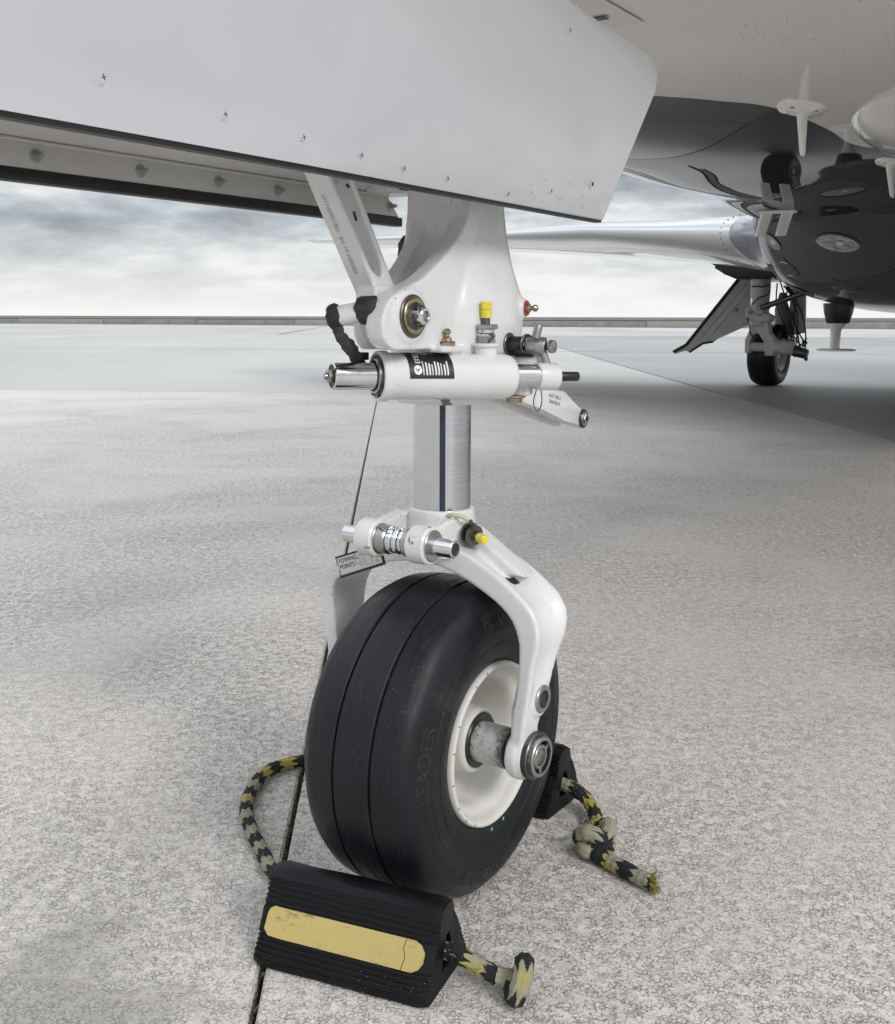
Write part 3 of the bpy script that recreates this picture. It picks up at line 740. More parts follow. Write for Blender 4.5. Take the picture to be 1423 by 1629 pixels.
# ================================================================== nose wheel
prof = [(-.084, .118), (-.0895, .134), (-.0920, .158), (-.0920, .175), (-.090, .190), (-.0845, .2035), (-.075, .2140), (-.064, .2205), (-.0600, .2212), (-.0575, .2238), (-.040, .2272), (-.0225, .2281), (-.0205, .2268), (-.0197, .2236), (-.0185, .2236), (-.0175, .2268), (-.0155, .2285), (.010, .2286), (.0355, .2275), (.0375, .2262), (.0384, .2228), (.0396, .2228), (.0405, .2256), (.043, .2270), (.060, .2250), (.0715, .2222), (.0745, .2208), (.0815, .2165), (.0885, .2085), (.0930, .1990)]
half = [(.0930, .1990), (.0955, .1915), (.0962, .1860), (.0972, .1845), (.0985, .172), (.0985, .158), (.097, .146), (.0945, .134), (.092, .124), (.088, .117)]
prof = prof+half[1:]+[(.07, .112), (-.07, .112)]
bm = BM(); lathe(bm, (0, 0, 0), XA, prof, 160, closed=True)
# raised wear bars and moulding lines round the sidewall
tyre = finish(bm, 'nose_tyre', MTYRE, jet, ang=30, loc=(.011, 0, WR)); tyre.rotation_euler.z = .035
for (x, r) in ((.0985, .170), (.0972, .1475)):
    bm = BM(); lathe(bm, (0, 0, 0), XA, [(x-.001, r-.0009), (x+.0007, r), (x-.001, r+.0009)], 128); finish(bm, 'moulding_ring', MTYREW, tyre)
def side_x(r):
    h = [(rr, x) for x, rr in half[::-1]]
    for (r0, x0), (r1, x1) in zip(h, h[1:]):
        if r0 <= r <= r1: return lerp(x0, x1, (r-r0)/(r1-r0))
    return .09
def arc(phi0, rc):
    def f(u, v, w):
        r = rc+v; a = phi0+u/rc; return (side_x(r)+w+.0002, r*math.sin(a), r*math.cos(a))
    return f
text('FLIGHT', .030, arc(R(2), .187), 'raised_lettering', MTYREW, tyre, .00030, .0004)
text('LEADER', .030, arc(R(-80), .187), 'raised_lettering', MTYREW, tyre, .00030, .0004)
text('22X8.0-8', .032, arc(R(-170), .187), 'raised_lettering', MTYREW, tyre, .00030, .0004)
text('TUBELESS', .022, arc(R(100), .187), 'raised_lettering', MTYREW, tyre, .00030, .0003)
rnd = random.Random(11)
bm = BM()
for k in range(46):
    a = 2*math.pi*k/46+rnd.uniform(-.05, .05); r0 = rnd.choice([.128, .140, .158, .165]); L = rnd.uniform(.005, .010)
    for dr in (0,):
        p = [Vector((side_x(r)+.0007, r*math.sin(a+da), r*math.cos(a+da))) for r, da in ((r0, 0), (r0+L, 0), (r0+L, .009), (r0, .009))]
        bm.faces.new([bm.verts.new(q) for q in p])
o = finish(bm, 'vent_marks', MBLACK, tyre, smooth=False); o['kind'] = 'stuff'
for a in (R(-177), R(168)):
    bm = BM(); c = Vector((side_x(.127)+.0006, .127*math.sin(a), .127*math.cos(a))); lathe(bm, c, XA, [(0, .0028), (.0006, .002), (.0007, 0)], 10); finish(bm, 'balance_dot', Mat('green_dot', (.10, .42, .30), .5).m, tyre)
rp = [(.050, .034), (.066, .034), (.070, .038), (.072, .0425), (.070, .0465), (.064, .048), (.030, .050), (.016, .056), (.014, .066), (.022, .078), (.044, .0865), (.062, .0895), (.072, .0915), (.078, .0955), (.0805, .1005), (.083, .1045), (.090, .1070), (.0965, .1095), (.0992, .1125), (.0998, .1150), (.0985, .1172), (.094, .1185), (.084, .118)]
bm = BM(); lathe(bm, (0, 0, 0), XA, rp, 128); lathe(bm, (0, 0, 0), -XA, rp, 96); rim = finish(bm, 'nose_rim', MRIM, jet, ang=50, loc=(.008, 0, WR)); rim.rotation_euler.z = .035
bm = BM()
for a in (-100, -78, -120, -60, -136, -150, -30, -15):
    a = R(a)
    for x0, r0, x1, r1 in ((.0999, .1150, .0985, .1176), (.0966, .1095, .0999, .1150)):
        p = [(x0+.0004, r0*math.sin(a), r0*math.cos(a)), (x1+.0004, r1*math.sin(a), r1*math.cos(a)), (x1+.0004, r1*math.sin(a+.012), r1*math.cos(a+.012)), (x0+.0004, r0*math.sin(a+.012), r0*math.cos(a+.012))]
        bm.faces.new([bm.verts.new(q) for q in p])
o = finish(bm, 'slip_marks', MINK, rim, smooth=False); o['kind'] = 'stuff'
text('SN-0387 ASSY', .007, lambda u, v, w: ((.0818+.0006+(v*.5)), (.1025+v)*math.sin(R(-8)+u/.1), (.1008+v)*math.cos(R(-8)+u/.1)), 'stamped_lettering', MINKG, rim)
bm = BM(); pipe(bm, (.055, 0, 0), XA, .019, .0400, .0290, 40, .002); finish(bm, 'bearing_seal', MBLACK, rim)
bm = BM(); lathe(bm, (.0, 0, 0), XA, [(.0, .0305), (.024, .0305), (.026, .029), (.135, .029)], 48); axle = finish(bm, 'nose_axle', MAXLE, jet, loc=(0, 0, WR))
text('001-005', .011, lambda u, v, w: (.100+v, .0294*math.sin(R(-42)+u/.0294), .0294*math.cos(R(-42)+u/.0294)), 'printed_lettering', MINKG, axle)

# ---- fork
L_ = [(-.144, .205, -.161, .205, .025), (-.147, .25, -.165, .25, .022), (-.152, .30, -.173, .30, .022), (-.158, .345, -.181, .345, .03), (-.162, .375, -.187, .372, .040), (-.1645, .405, -.1895, .405, .050), (-.163, .425, -.189, .432, .056), (-.152, .441, -.180, .454, .060), (-.118, .4545, -.149, .471, .060), (-.092, .466, -.105, .490, .060), (-.047, .479, -.052, .506, .060)]
M_ = [(-.01, .483, -.01, .512, .062), (.018, .484, .022, .513, .062)]
R_ = [(.062, .473, .066, .507, .060), (.102, .456, .118, .484, .060), (.132, .438, .151, .463, .060), (.148, .422, .174, .444, .060), (.157, .402, .1865, .421, .057), (.160, .381, .188, .396, .050), (.159, .352, .181, .360, .038), (.157, .325, .177, .328, .030), (.152, .295, .172, .298, .020), (.149, .265, .168, .265, .014), (.146, .240, .164, .240, .016)]
bm = BM(); ctr = []
for (ix, iz, ox, oz, yb) in L_+M_+R_:
    yf = -.03; side = 1 if abs(ox) > .07 and oz > .30 else 0; k = .30*side*min(1, (oz-.30)/.06) if side else 0
    ctr.append([Vector((ix, yf, iz)), Vector((lerp(ix, ox, .5), yf, lerp(iz, oz, .5))), Vector((ox, yf, oz)), Vector((ox, lerp(yf, yb, .12), oz)),
                Vector((lerp(ox, ix, k), lerp(yf, yb, .30), lerp(oz, iz, k))), Vector((lerp(ox, ix, k*1.15), lerp(yf, yb, .5), lerp(oz, iz, k*1.15))), Vector((lerp(ox, ix, k), lerp(yf, yb, .72), lerp(oz, iz, k))),
                Vector((ox, lerp(yf, yb, .90), oz)), Vector((ox, yb, oz)), Vector((lerp(ix, ox, .5), yb, lerp(iz, oz, .5))), Vector((ix, yb, iz)), Vector((ix, lerp(yf, yb, .5), iz))])
cols = list(zip(*[catmull(list(c), 5) for c in zip(*ctr)])); loft(bm, cols)
# lower ends, axle bosses, eyelets
for sgn in (1, -1):
    rod(bm, (sgn*.1425, 0, WR), (sgn*.160, 0, WR), .0375, 40, bev=.003); rod(bm, (sgn*.150, 0, WR), (sgn*.168, 0, WR), .0345, 40, bev=.003)
    rod(bm, (sgn*.145, .010, .308), (sgn*.175, .010, .308), .0255, 32, bev=.003)
    extr(bm, [(-.028, WR), (-.026, .30), (-.012, .33), (.030, .325), (.026, .29), (.012, .265), (.024, WR)], lambda u, v, w: (sgn*w, u, v), .148, .163)
# crown under the piston
lathe(bm, (.002, .017, 0), (0, 0, 1), [(.485, 0), (.485, .055), (.505, .057), (.522, .052), (.540, .0475), (.557, .046), (.557, 0)], 40)
extr(bm, [(-.11, .482), (-.075, .508), (-.045, .533), (-.02, .545), (.03, .545), (.060, .530), (.095, .508), (.150, .474), (.06, .475)], lambda u, v, w: (u, w, v), .004, .040, .006)
# towing lugs
for x0, x1 in ((-.062, -.036), (.026, .052)):
    rod(bm, (x0, -.078, .522), (x1, -.078, .522), .0245, 32)
    extr(bm, [(-.085, .502), (-.080, .542), (-.045, .546), (-.010, .552), (.01, .50), (-.04, .496)], lambda u, v, w: (w, u, v), x0+.002, x1-.002)
fork = cast(bm, 'fork', MWC, jet, .0026, 4)
fork['label'] = 'white cast wheel fork with towing lugs'
for (x0, x1) in ((-.064, -.034), (.024, .054)):
    bm = BM(); pipe(bm, (x0, -.078, .522), XA, x1-x0, .0262, .016, 40, .002); finish(bm, 'towing_lug_ring', MWchip, fork)
    bm = BM(); pipe(bm, (x1-.001 if x0 > 0 else x1-.001, -.078, .522), XA, .003, .0215, .012, 40, .0008); finish(bm, 'bushing', MSTEEL, fork)
# towing pin (hollow)
bm = BM(); pipe(bm, (-.096, -.078, .522), XA, .186, .0122, .0090, 40, .001); finish(bm, 'towing_pin', MCHROME, fork)
bm = BM(); rod(bm, (.0885, -.078, .522), (.060, -.078, .522), .0091, 24); finish(bm, 'pin_bore', MBLACK, fork)
bm = BM(); pipe(bm, (-.034, -.078, .522), XA, .018, .0200, .0123, 36, .002); pipe(bm, (.012, -.078, .522), XA, .012, .0200, .0123, 36, .002); finish(bm, 'pin_collar', MSTEEL, fork)
bm = BM(); pipe(bm, (-.016, -.078, .522), XA, .009, .0175, .0122, 36, .0015); pipe(bm, (-.005, -.078, .522), XA, .008, .0180, .0122, 36, .0015); pipe(bm, (.004, -.078, .522), XA, .007, .0170, .0122, 36, .0015); finish(bm, 'pin_sleeve', MCHROME, fork)
bm = BM(); tube(bm, catmull([(-.030, -.088, .541), (-.022, -.094, .5425), (-.012, -.092, .540), (-.008, -.086, .543)], 6), .0016, 8); finish(bm, 'tie_wire', MBRASS, fork)
# axle end bearing
bm = BM(); pipe(bm, (.166, 0, WR), XA, .010, .0335, .0265, 48, .0015); o = finish(bm, 'axle_nut_ring', MDSTEEL, fork)
bm = BM(); pipe(bm, (.168, 0, WR), XA, .015, .0285, .0230, 48, .0012); finish(bm, 'axle_nut', MSTEEL, fork)
bm = BM(); pipe(bm, (.164, 0, WR), XA, .008, .0240, .0165, 48, .001); finish(bm, 'axle_gap_shade', MBLACK, fork)  # black ring painted as the shade of the gap inside the nut
bm = BM(); pipe(bm, (.150, 0, WR), XA, .031, .0170, .0125, 40, .001)
for k in range(3):
    a = 2*math.pi*k/3+.5; box(bm, (.1775, .020*math.cos(a), WR+.020*math.sin(a)), (.006, .008, .007), Matrix.Rotation(a, 3, 'X'))
finish(bm, 'axle_tube_end', MSTEEL, fork)
bm = BM(); rod(bm, (.158, 0, WR), (.160, 0, WR), .0125, 24); finish(bm, 'axle_bore', MDSTEEL, fork)
bm = BM(); pipe(bm, (.1735, .010, .308), XA, .0045, .0195, .0125, 40, .001); finish(bm, 'eyelet_bushing', MSTEEL, fork)
bm = BM(); rod(bm, (.174, .010, .308), (.1755, .010, .308), .0128, 24); finish(bm, 'eyelet_bore', MBLACK, fork)
# towing points placard on the arch
def plac(u, v, w=0):     # follows the front face of the left shoulder
    a = Vector((-.110, .4725)); ex = Vector((.0790, .0285)).normalized(); ey = Vector((-ex.y, ex.x)); q = a+ex*u+ey*v
    return (q.x, -.0312-w, q.y)
bm = BM(); V = [bm.verts.new(plac(u, v, -.0012)) for u, v in ((-.047, -.018), (.044, -.016), (.045, .0150), (-.047, .0150))]; bm.faces.new(V); lab = finish(bm, 'towing_placard', MLBL, jet, smooth=False); lab['label'] = 'black bordered TOWING POINTS placard'
bm = BM(); V = [bm.verts.new(plac(u, v, .0006)) for u, v in ((-.0435, -.0140), (.0405, -.0120), (.0415, .0120), (-.0435, .0120))]; 
for v in V: v.co.y = -.0318
bm.faces.new(V); finish(bm, 'placard_face', MLBLG, lab, smooth=False)
for s_, yy in (('TOWING', .0065), ('POINTS', -.0025)):
    o = text(s_, .0088, lambda u, v, w: plac(-.0415+u, v+yy, .0), 'placard_lettering', MINK, lab, 0, .0001, 'LEFT')
    for v in o.data.vertices: v.co.y = -.0321
bm = BM()
def seg(u0, v0, u1, v1, w=.00045):
    p, q = Vector((u0, v0)), Vector((u1, v1)); n = (q-p).normalized().orthogonal()*w
    P_ = [p+n, q+n, q-n, p-n]; vs = []
    for a in P_:
        c = Vector(plac(a.x, a.y)); c.y = -.0321; vs.append(bm.verts.new(c))
    bm.faces.new(vs)
for a in ((-.008, -.004, -.008, .004), (-.008, .004, .0, .004), (-.008, -.004, .0, -.004), (0, -.008, 0, .008), (0, .008, .005, .008), (0, -.008, .005, -.008), (.005, -.008, .005, .009), (.010, -.009, .010, .009), (.010, .009, .022, .008), (.010, -.009, .022, -.009), (.022, -.009, .022, .008), (.022, .0, .032, .0), (.032, -.008, .032, .007), (.027, .007, .037, .007), (.027, -.008, .037, -.008)): seg(*a)
finish(bm, 'placard_drawing', MINKG, lab, smooth=False)
# charging valve on the crown, right side
vd = Vector((.93, -.25, -.12)).normalized(); v0 = Vector((.046, .002, .530))
bm = BM(); rod(bm, v0, v0+vd*.018, .016, 24, .014); finish(bm, 'valve_boss', MWC, fork)
bm = BM(); lathe(bm, v0+vd*.014, vd, [(0, 0), (0, .0165), (.004, .0165), (.005, .010), (.010, .010), (.011, .0145), (.014, .0145), (.015, .008), (.018, .0075), (.018, 0)], 28); finish(bm, 'valve_body', MDSTEEL, fork)
bm = BM(); lathe(bm, v0+vd*.024, vd, [(0, .0), (0, .0135), (.003, .0135), (.004, .006), (.014, .005), (.014, 0)], 6); o = finish(bm, 'valve_nut', MSTEEL, fork, smooth=False)
bm = BM(); lathe(bm, v0+vd*.036, vd, [(0, 0), (0, .0062), (.002, .0068), (.005, .0062), (.006, .0068), (.013, .0064), (.0145, .005), (.0145, 0)], 18); finish(bm, 'valve_cap', MYEL, fork)
bm = BM(); tube(bm, catmull([(.036, -.018, .552), (.048, -.022, .555), (.060, -.016, .553), (.066, -.010, .546)], 6), .003, 10); finish(bm, 'cap_lanyard', Mat('yellowed_plastic', (.50, .47, .30), .4).m, fork)
bm = BM(); tube(bm, catmull([(.066, -.010, .546), (.073, -.014, .549), (.076, -.012, .541), (.070, -.012, .534)], 6), .0016, 8); finish(bm, 'cap_wire', MDSTEEL, fork)
# little data plate and chalk number in the right hand channel
def chan(u, v):   # point on outer right channel near its upper bend
    return Vector((.138+u*.82, .006+v*.3, .4615-u*.58+v*.1))
bm = BM(); n_ = Vector((.57, 0, .82)); c0 = Vector((.125, .010, .4675))
V = [bm.verts.new(c0+Vector((.82, 0, -.57))*a+Vector((0, 1, 0))*b+n_*.0005) for a, b in ((-.008, -.009), (.008, -.009), (.008, .009), (-.008, .009))]; bm.faces.new(V); finish(bm, 'data_plate', MLBL, fork, smooth=False)

# ---- shock strut piston
bm = BM(); lathe(bm, (.002, .017, 0), (0, 0, 1), [(.553, .0405), (.730, .0405)], 64); pist = finish(bm, 'piston', MPIST, jet)
bm = BM(); V = []
for z in (.5545, .722):
    for k in range(5):
        a = R(-54.5+(-3+1.5*k)*1.9); V.append(bm.verts.new((.002+.0408*math.cos(a), .017+.0408*math.sin(a), z)))
for k in range(4): bm.faces.new((V[k], V[k+1], V[k+6], V[k+5]))
finish(bm, 'piston_stripe', Mat('navy_stripe', (.012, .02, .05), .3).m, pist)

# ---- strut housing (cast)
def srect(cx, cy, hx, hy, z, e=4.5, n=40):
    return [(cx+math.copysign(abs(math.cos(a))**(2/e), math.cos(a))*hx, cy+math.copysign(abs(math.sin(a))**(2/e), math.sin(a))*hy, z) for a in [2*math.pi*(k+.5)/n for k in range(n)]]
bm = BM()
ST = [(1.42, 0, .050, .055, .052, 5), (1.00, 0, .050, .055, .052, 5), (.965, 0, .052, .056, .054, 5), (.93, 0, .053, .059, .060, 4.5), (.90, 0, .052, .064, .070, 4), (.875, 0, .052, .070, .081, 3.6), (.855, .001, .052, .075, .092, 3.2), (.835, .001, .051, .079, .0985, 2.9), (.815, .002, .050, .081, .100, 2.7), (.785, .002, .050, .080, .099, 2.6), (.772, .002, .050, .078, .096, 2.6)]
loft(bm, [srect(a[1], a[2], a[3], a[4], a[0], a[5]) for a in ST][::-1])
loft(bm, [srect(.002, .022, .062, .060, .705, 2.4), srect(.002, .022, .066, .064, .710, 2.4), srect(.002, .025, .066, .066, .775, 2.4)])
out = [(.04, 1.00), (.004, .975), (-.006, .95), (-.028, .924), (-.062, .896), (-.106, .870), (-.146, .856), (-.174, .842), (-.187, .818), (-.185, .797), (-.172, .785), (-.150, .7815), (-.06, .781), (.02, .7805), (.03, .86)]
oc = catmull([(a, b, 0) for a, b in out], 5, True)
extr(bm, [(v.x, v.y) for v in oc], lambda u, v, w: (w, u, v), .030, .0575)
extr(bm, [(v.x*.70 if v.x < 0 else v.x, v.y) for v in oc], lambda u, v, w: (w, u, v), -.036, -.012)
extr(bm, [(.04, 1.00), (.008, .975), (.004, .953), (-.008, .925), (-.030, .892), (-.050, .86), (-.053, .80), (-.10, .785), (-.125, .7805), (.04, .7805)], lambda u, v, w: (w, u, v), -.034, .034)
rod(bm, (.050, -.133, .823), (.0615, -.133, .823), .033, 40)
# boss for the right hand grease nipple
rod(bm, (.05, .108, .835), (.078, .114, .835), .020, 24, .014); box(bm, (.058, -.060, .7815), (.032, .048, .009))
# pads in front for the steering cylinder
box(bm, (.036, -.038, .774), (.062, .030, .018)); box(bm, (.035, -.015, .745), (.05, .06, .07))
hous = cast(bm, 'strut_housing', MWC, jet, .0025, 9)
hous['label'] = 'white cast shock strut housing'
# pivot bolt
pb = Vector((.0605, -.133, .823))
bm = BM(); pipe(bm, pb, XA, .004, .0265, .020, 48, .001); finish(bm, 'pivot_bushing', MDSTEEL, hous)
bm = BM(); pipe(bm, pb+XA*.0005, XA, .006, .0225, .013, 48, .001); finish(bm, 'pivot_washer', MBRASS, hous)
bm = BM(); lathe(bm, pb, XA, [(.0, .0175), (.007, .0175), (.011, .0150), (.011, .0)], 12)
for k in range(6):
    a = k*math.pi/3; box(bm, pb+Vector((.0125, .0115*math.cos(a), .0115*math.sin(a))), (.006, .0045, .006), Matrix.Rotation(a, 3, 'X'), .0006)
finish(bm, 'castle_nut', MDSTEEL, hous, ang=25)
bm = BM(); pipe(bm, pb+XA*.009, XA, .013, .0105, .0068, 32, .001); finish(bm, 'pivot_pin_end', MCHROME, hous)
bm = BM(); rod(bm, pb+XA*.008, pb+XA*.0195, .0068, 24, bev=.001); finish(bm, 'pin_plug', MSTEEL, hous)
def nipple(p, d, name, red=True, k=1.0):
    g = empty(name, (0, 0, 0), 0, jet)
    bm = BM(); lathe(bm, p, d, [(0, 0), (0, .0105*k), (.004*k, .0105*k), (.004*k, 0)], 6); finish(bm, 'nipple_hex', MSTEEL, g, smooth=False)
    bm = BM(); lathe(bm, Vector(p)+Vector(d)*.004*k, d, [(0, 0), (0, .0108*k), (.0018*k, .0108*k), (.0018*k, 0)], 24); finish(bm, 'washer', MRED, g)
    bm = BM(); lathe(bm, Vector(p)+Vector(d)*.0058*k, d, [(0, .0065*k), (.004*k, .006*k), (.006*k, .0032*k), (.009*k, .003*k), (.0105*k, .0048*k), (.0135*k, .0050*k), (.016*k, .003*k), (.0165*k, 0)], 20); finish(bm, 'nipple_tip', MCAD, g)
nipple((.063, -.060, .7855), (0, 0, 1), 'grease_nipple')
nipple((.074, .1135, .835), Vector((.99, .12, 0)).normalized(), 'grease_nipple')

# ---- drag brace
def yz(bm, pts, x0, x1, bev=0, n=0):
    if n: pts = [(v.x, v.y) for v in catmull([(a, b, 0) for a, b in pts], n, True)]
    extr(bm, pts, lambda u, v, w: (w, u, v), x0, x1, bev)
fe = lambda z: lerp(-.150, -.245, (z-.848)/.140)           # front edge y at height z
be = lambda z: lerp(-.114, -.195, (z-.859)/.128)
bm = BM()
zs = [.85, .95, 1.05, 1.15, 1.25]
yz(bm, [(fe(z), z) for z in zs]+[(fe(z)+.010, z) for z in zs[::-1]], -.014, .021)
yz(bm, [(be(z), z) for z in zs]+[(be(z)-.010, z) for z in zs[::-1]], -.014, .021)
yz(bm, [(fe(z)+.002, z) for z in (.975, 1.25)]+[(be(z)-.002, z) for z in (1.25, .975)], -.008, -.002)
yz(bm, [(fe(.85), .85), (fe(.868), .868), (fe(.882)+.008, .882), (fe(.872)+.017, .872), (be(.872)-.018, .869), (be(.885)-.011, .886), (be(.885), .885), (be(.84), .84), (-.10, .80), (-.14, .80)], -.014, .021)
rod(bm, (-.006, -.124, .824), (.0275, -.124, .824), .036, 48)
yz(bm, [(-.165, .83), (fe(.86), .86), (be(.86), .86), (-.090, .83), (-.122, .80)], -.006, .0255)
brace = cast(bm, 'drag_brace', MWC, jet, .0022, 3)
bdir = Vector((0, fe(.988)-fe(.848), .140)).normalized(); bnn = Vector((0, -bdir.z, bdir.y)); bp = Vector((0, fe(.848), .848))
Bf = lambda u, v, w: tuple(bp+Vector((u, 0, 0))+bdir*v+bnn*w)
def btxt(u, v, w): return Bf(.0015+v, .085-u, .0008)
text('U17-6001-001  SN 17-100/005', .0085, btxt, 'stencil_lettering', MINKG, brace)
for p, q in (((.0215, fe(.975)+.028, .975), (.0215, fe(.972)+.030, .972)), ((.0215, fe(.945)+.020, .945), (.0215, fe(.935)+.018, .935))):
    bm = BM(); rod(bm, p, q, .0016, 8); finish(bm, 'scuff', MTAPE, brace)
# proximity switch arm with taped ends, and its dark sleeve
sw = empty('taped_switch', (0, 0, 0), 0, jet)
A0 = wl(-.1365, 1.335, .823); A1 = wl(-.103, 1.332, .829)
bm = BM(); rod(bm, A0, A1, .0122, 28); finish(bm, 'switch_body', MW, sw)
def lump(p, d, r, L, seed):
    bm = BM(); lathe(bm, p, d, [(-L, 0), (-L, r*.75), (-L*.8, r), (L*.2, r*1.05), (L*.8, r*.95), (L, r*.7), (L, 0)], 28)
    bmesh.ops.subdivide_edges(bm, edges=bm.edges, cuts=1, use_grid_fill=True)
    for v in bm.verts: v.co += noise.noise_vector(v.co*110+Vector((seed, 0, 0)))*.0028
    return finish(bm, 'tape_wrap', MTAPE, sw)
dA = (A1-A0).normalized()
lump(A0-dA*.003, dA, .0145, .008, 1); lump(A1+dA*.006, dA, .0165, .0145, 5)
bm = BM(); tube(bm, [wl(-.140+.0015*i, 1.332, .810-.0015*i) for i in range(5)], .004, 8); finish(bm, 'cable_tie', MTAPE, sw)
pts = [wl(*p) for p in ((-.136, 1.332, .812), (-.134, 1.34, .800), (-.126, 1.355, .788), (-.119, 1.375, .775), (-.115, 1.39, .762), (-.114, 1.40, .745))]
bm = BM(); tube(bm, catmull(pts, 8), lambda t: .0052+.0030*min(1, t*3), 12, bumpf=lambda l, th: 1+.12*math.sin(l*420+th*2)+.08*math.sin(l*190)); finish(bm, 'braided_sleeve', MSLEEVE, sw)
bm = BM(); box(bm, wl(-.110, 1.40, .772), (.012, .01, .010), bev=.001); finish(bm, 'dark_bracket', MBLACK, sw)
# tape lump seen beside the housing, behind the brace
bm = BM(); lathe(bm, (-.055, .02, .915), (0, .2, 1), [(-.02, 0), (-.02, .010), (-.012, .016), (.006, .017), (.018, .012), (.02, 0)], 24)
for v in bm.verts: v.co += noise.noise_vector(v.co*90)*.004
finish(bm, 'tape_bundle', MTAPE, jet)

# ---- steering cylinder
Pc = lambda x, dz=0: wl(x, 1.418+.46*x, .7475-.022*(x+.1)+dz)
cd = (Pc(.1)-Pc(-.1)).normalized(); c0 = Pc(-.0915); c1 = Pc(.087); CL = (c1-c0).length; CR = .0302
bm = BM(); lathe(bm, c0, cd, [(.004, .0225), (.0, .0290), (.0, .0310), (.0015, .0325), (.012, .0325), (.0155, CR), (CL-.018, CR), (CL-.010, CR*.975), (CL-.004, CR*.90), (CL, CR*.70), (CL, .016), (CL-.01, .012)], 72)
rod(bm, c0+cd*.156+Vector((0, 0, .015)), c0+cd*.156+Vector((0, 0, .044)), .0155, 32)
cyl = finish(bm, 'steering_cylinder', MW, jet, ang=42)
lp = c0+cd*.156+Vector((0, 0, .038))
bm = BM(); lathe(bm, lp, (0, 0, 1), [(0, .0155), (.002, .0195), (.0045, .0200), (.006, .0185), (.006, 0)], 36); finish(bm, 'port_flange', MW, cyl)
bm = BM(); pipe(bm, c0+cd*.0005, cd, .004, .0285, .0218, 56, .001); finish(bm, 'gland_retainer', MDSTEEL, cyl)
bm = BM(); pipe(bm, c0-cd*.004, cd, .010, .0225, .0195, 48, .001); finish(bm, 'gland_ring', MSTEEL, cyl)
bm = BM(); pipe(bm, c0-cd*.002, cd, .012, .0196, .0165, 48, .001); finish(bm, 'wiper_seal', MBLACK, cyl)
d_, a_, b_ = frame(cd)
bm = BM()
for a in (200, 245, 290, 330):
    q = c0+(a_*math.cos(R(a))+b_*math.sin(R(a)))*.0255; lathe(bm, q+cd*.001, -cd, [(0, .0016), (.003, .0016), (.003, 0)], 8)
finish(bm, 'gland_screws', MBLACK, cyl)
rl = Pc(-.146); L0 = (c0-rl).length
bm = BM(); pipe(bm, rl, cd, L0+.02, .0172, .0150, 56, .0012); rodo = finish(bm, 'piston_rod', MCHROME, cyl)
bm = BM(); rod(bm, rl+cd*.003, rl+cd*.006, .0152, 40); finish(bm, 'rod_end_plug', MGREEN, cyl)
bm = BM(); lathe(bm, rl+cd*.003, -cd, [(0, .0085), (.002, .0085), (.002, 0)], 28); lathe(bm, rl+cd*.001, -cd, [(0, 0), (0, .0085), (.001, .0092), (.006, .0092), (.0072, .0082), (.0072, 0)], 6); lathe(bm, rl-cd*.006, -cd, [(0, .0042), (.0035, .0040), (.0042, .003), (.0042, 0)], 20); finish(bm, 'rod_end_nut', MSTEEL, cyl, ang=25)
r0, r1, r2, r3 = Pc(.084), Pc(.120), Pc(.149), Pc(.181)
bm = BM(); rod(bm, r0, r1+cd*.004, .0166, 48); finish(bm, 'rod_right', MCHROME, cyl)
bm = BM(); rod(bm, r1, r2, .0188, 48, bev=.002); finish(bm, 'rod_sleeve', MW, cyl)
bm = BM(); rod(bm, r2, r3, .0066, 24, bev=.001); finish(bm, 'lock_pin', MBLACK, cyl)
# label wrapped round the cylinder
def onc(u, v, w=0):    # u along axis (m from c0), v arc length round from the top towards the camera
    a = v/CR; up = Vector((0, 0, 1)); fr = (up.cross(cd)).normalized()
    if fr.dot(wl(0, 0, 0)-c0) < 0: fr = -fr
    return c0+cd*u+(up*math.cos(a)+fr*math.sin(a))*(CR+.0004+w)
def cpatch(bm, u0, u1, v0, v1, w=0, n=12):
    V = [[bm.verts.new(onc(u, lerp(v0, v1, k/n), w)) for k in range(n+1)] for u in (u0, u1)]
    for k in range(n): bm.faces.new((V[0][k], V[1][k], V[1][k+1], V[0][k+1]))
U0 = .034; U1 = .096
bm = BM(); cpatch(bm, U0, U1, -.022, .049); lb = finish(bm, 'maker_label', MLBL, cyl)
lb.parent = jet; lb.name = 'maker_label'
bm = BM()
for k in range(9):
    u = U0+.0185+k*.0042; cpatch(bm, u, u+(.0021 if k % 3 else .0013), .026+(k % 4)*.0014, .0445, .0004)
for (u, v0_, v1_) in ((.0175, .006, .013), (.0225, .002, .012), (.027, .004, .0125), (.031, -.002, .011), (.037, .0, .012)): cpatch(bm, U0+u, U0+u+.0024, v0_, v1_, .0004)
finish(bm, 'label_lines', MLBLW, lb)
text('ELEB', .0100, lambda u, v, w: onc(U0+.0125+v, .0195-u, .0004), 'label_lettering', MLBLW, lb)
bm = BM(); cc = []
for k in range(28):
    a = 2*math.pi*k/28; cc.append(bm.verts.new(onc(U0+.0115+.0056*math.cos(a), .0380+.0062*math.sin(a), .0005)))
bm.faces.new(cc); finish(bm, 'label_emblem', MLBLW, lb, smooth=False)
bm = BM()
for (a, b, c, d2) in ((.0083, .0360, .0115, .0400), (.0145, .0358, .0113, .0400)):
    p, q = Vector((a, b)), Vector((c, d2)); n = (q-p).orthogonal().normalized()*.00045
    bm.faces.new([bm.verts.new(onc(U0+x.x, x.y, .0008)) for x in (p+n, q+n, q-n, p-n)])
finish(bm, 'emblem_mark', MINK, lb, smooth=False)
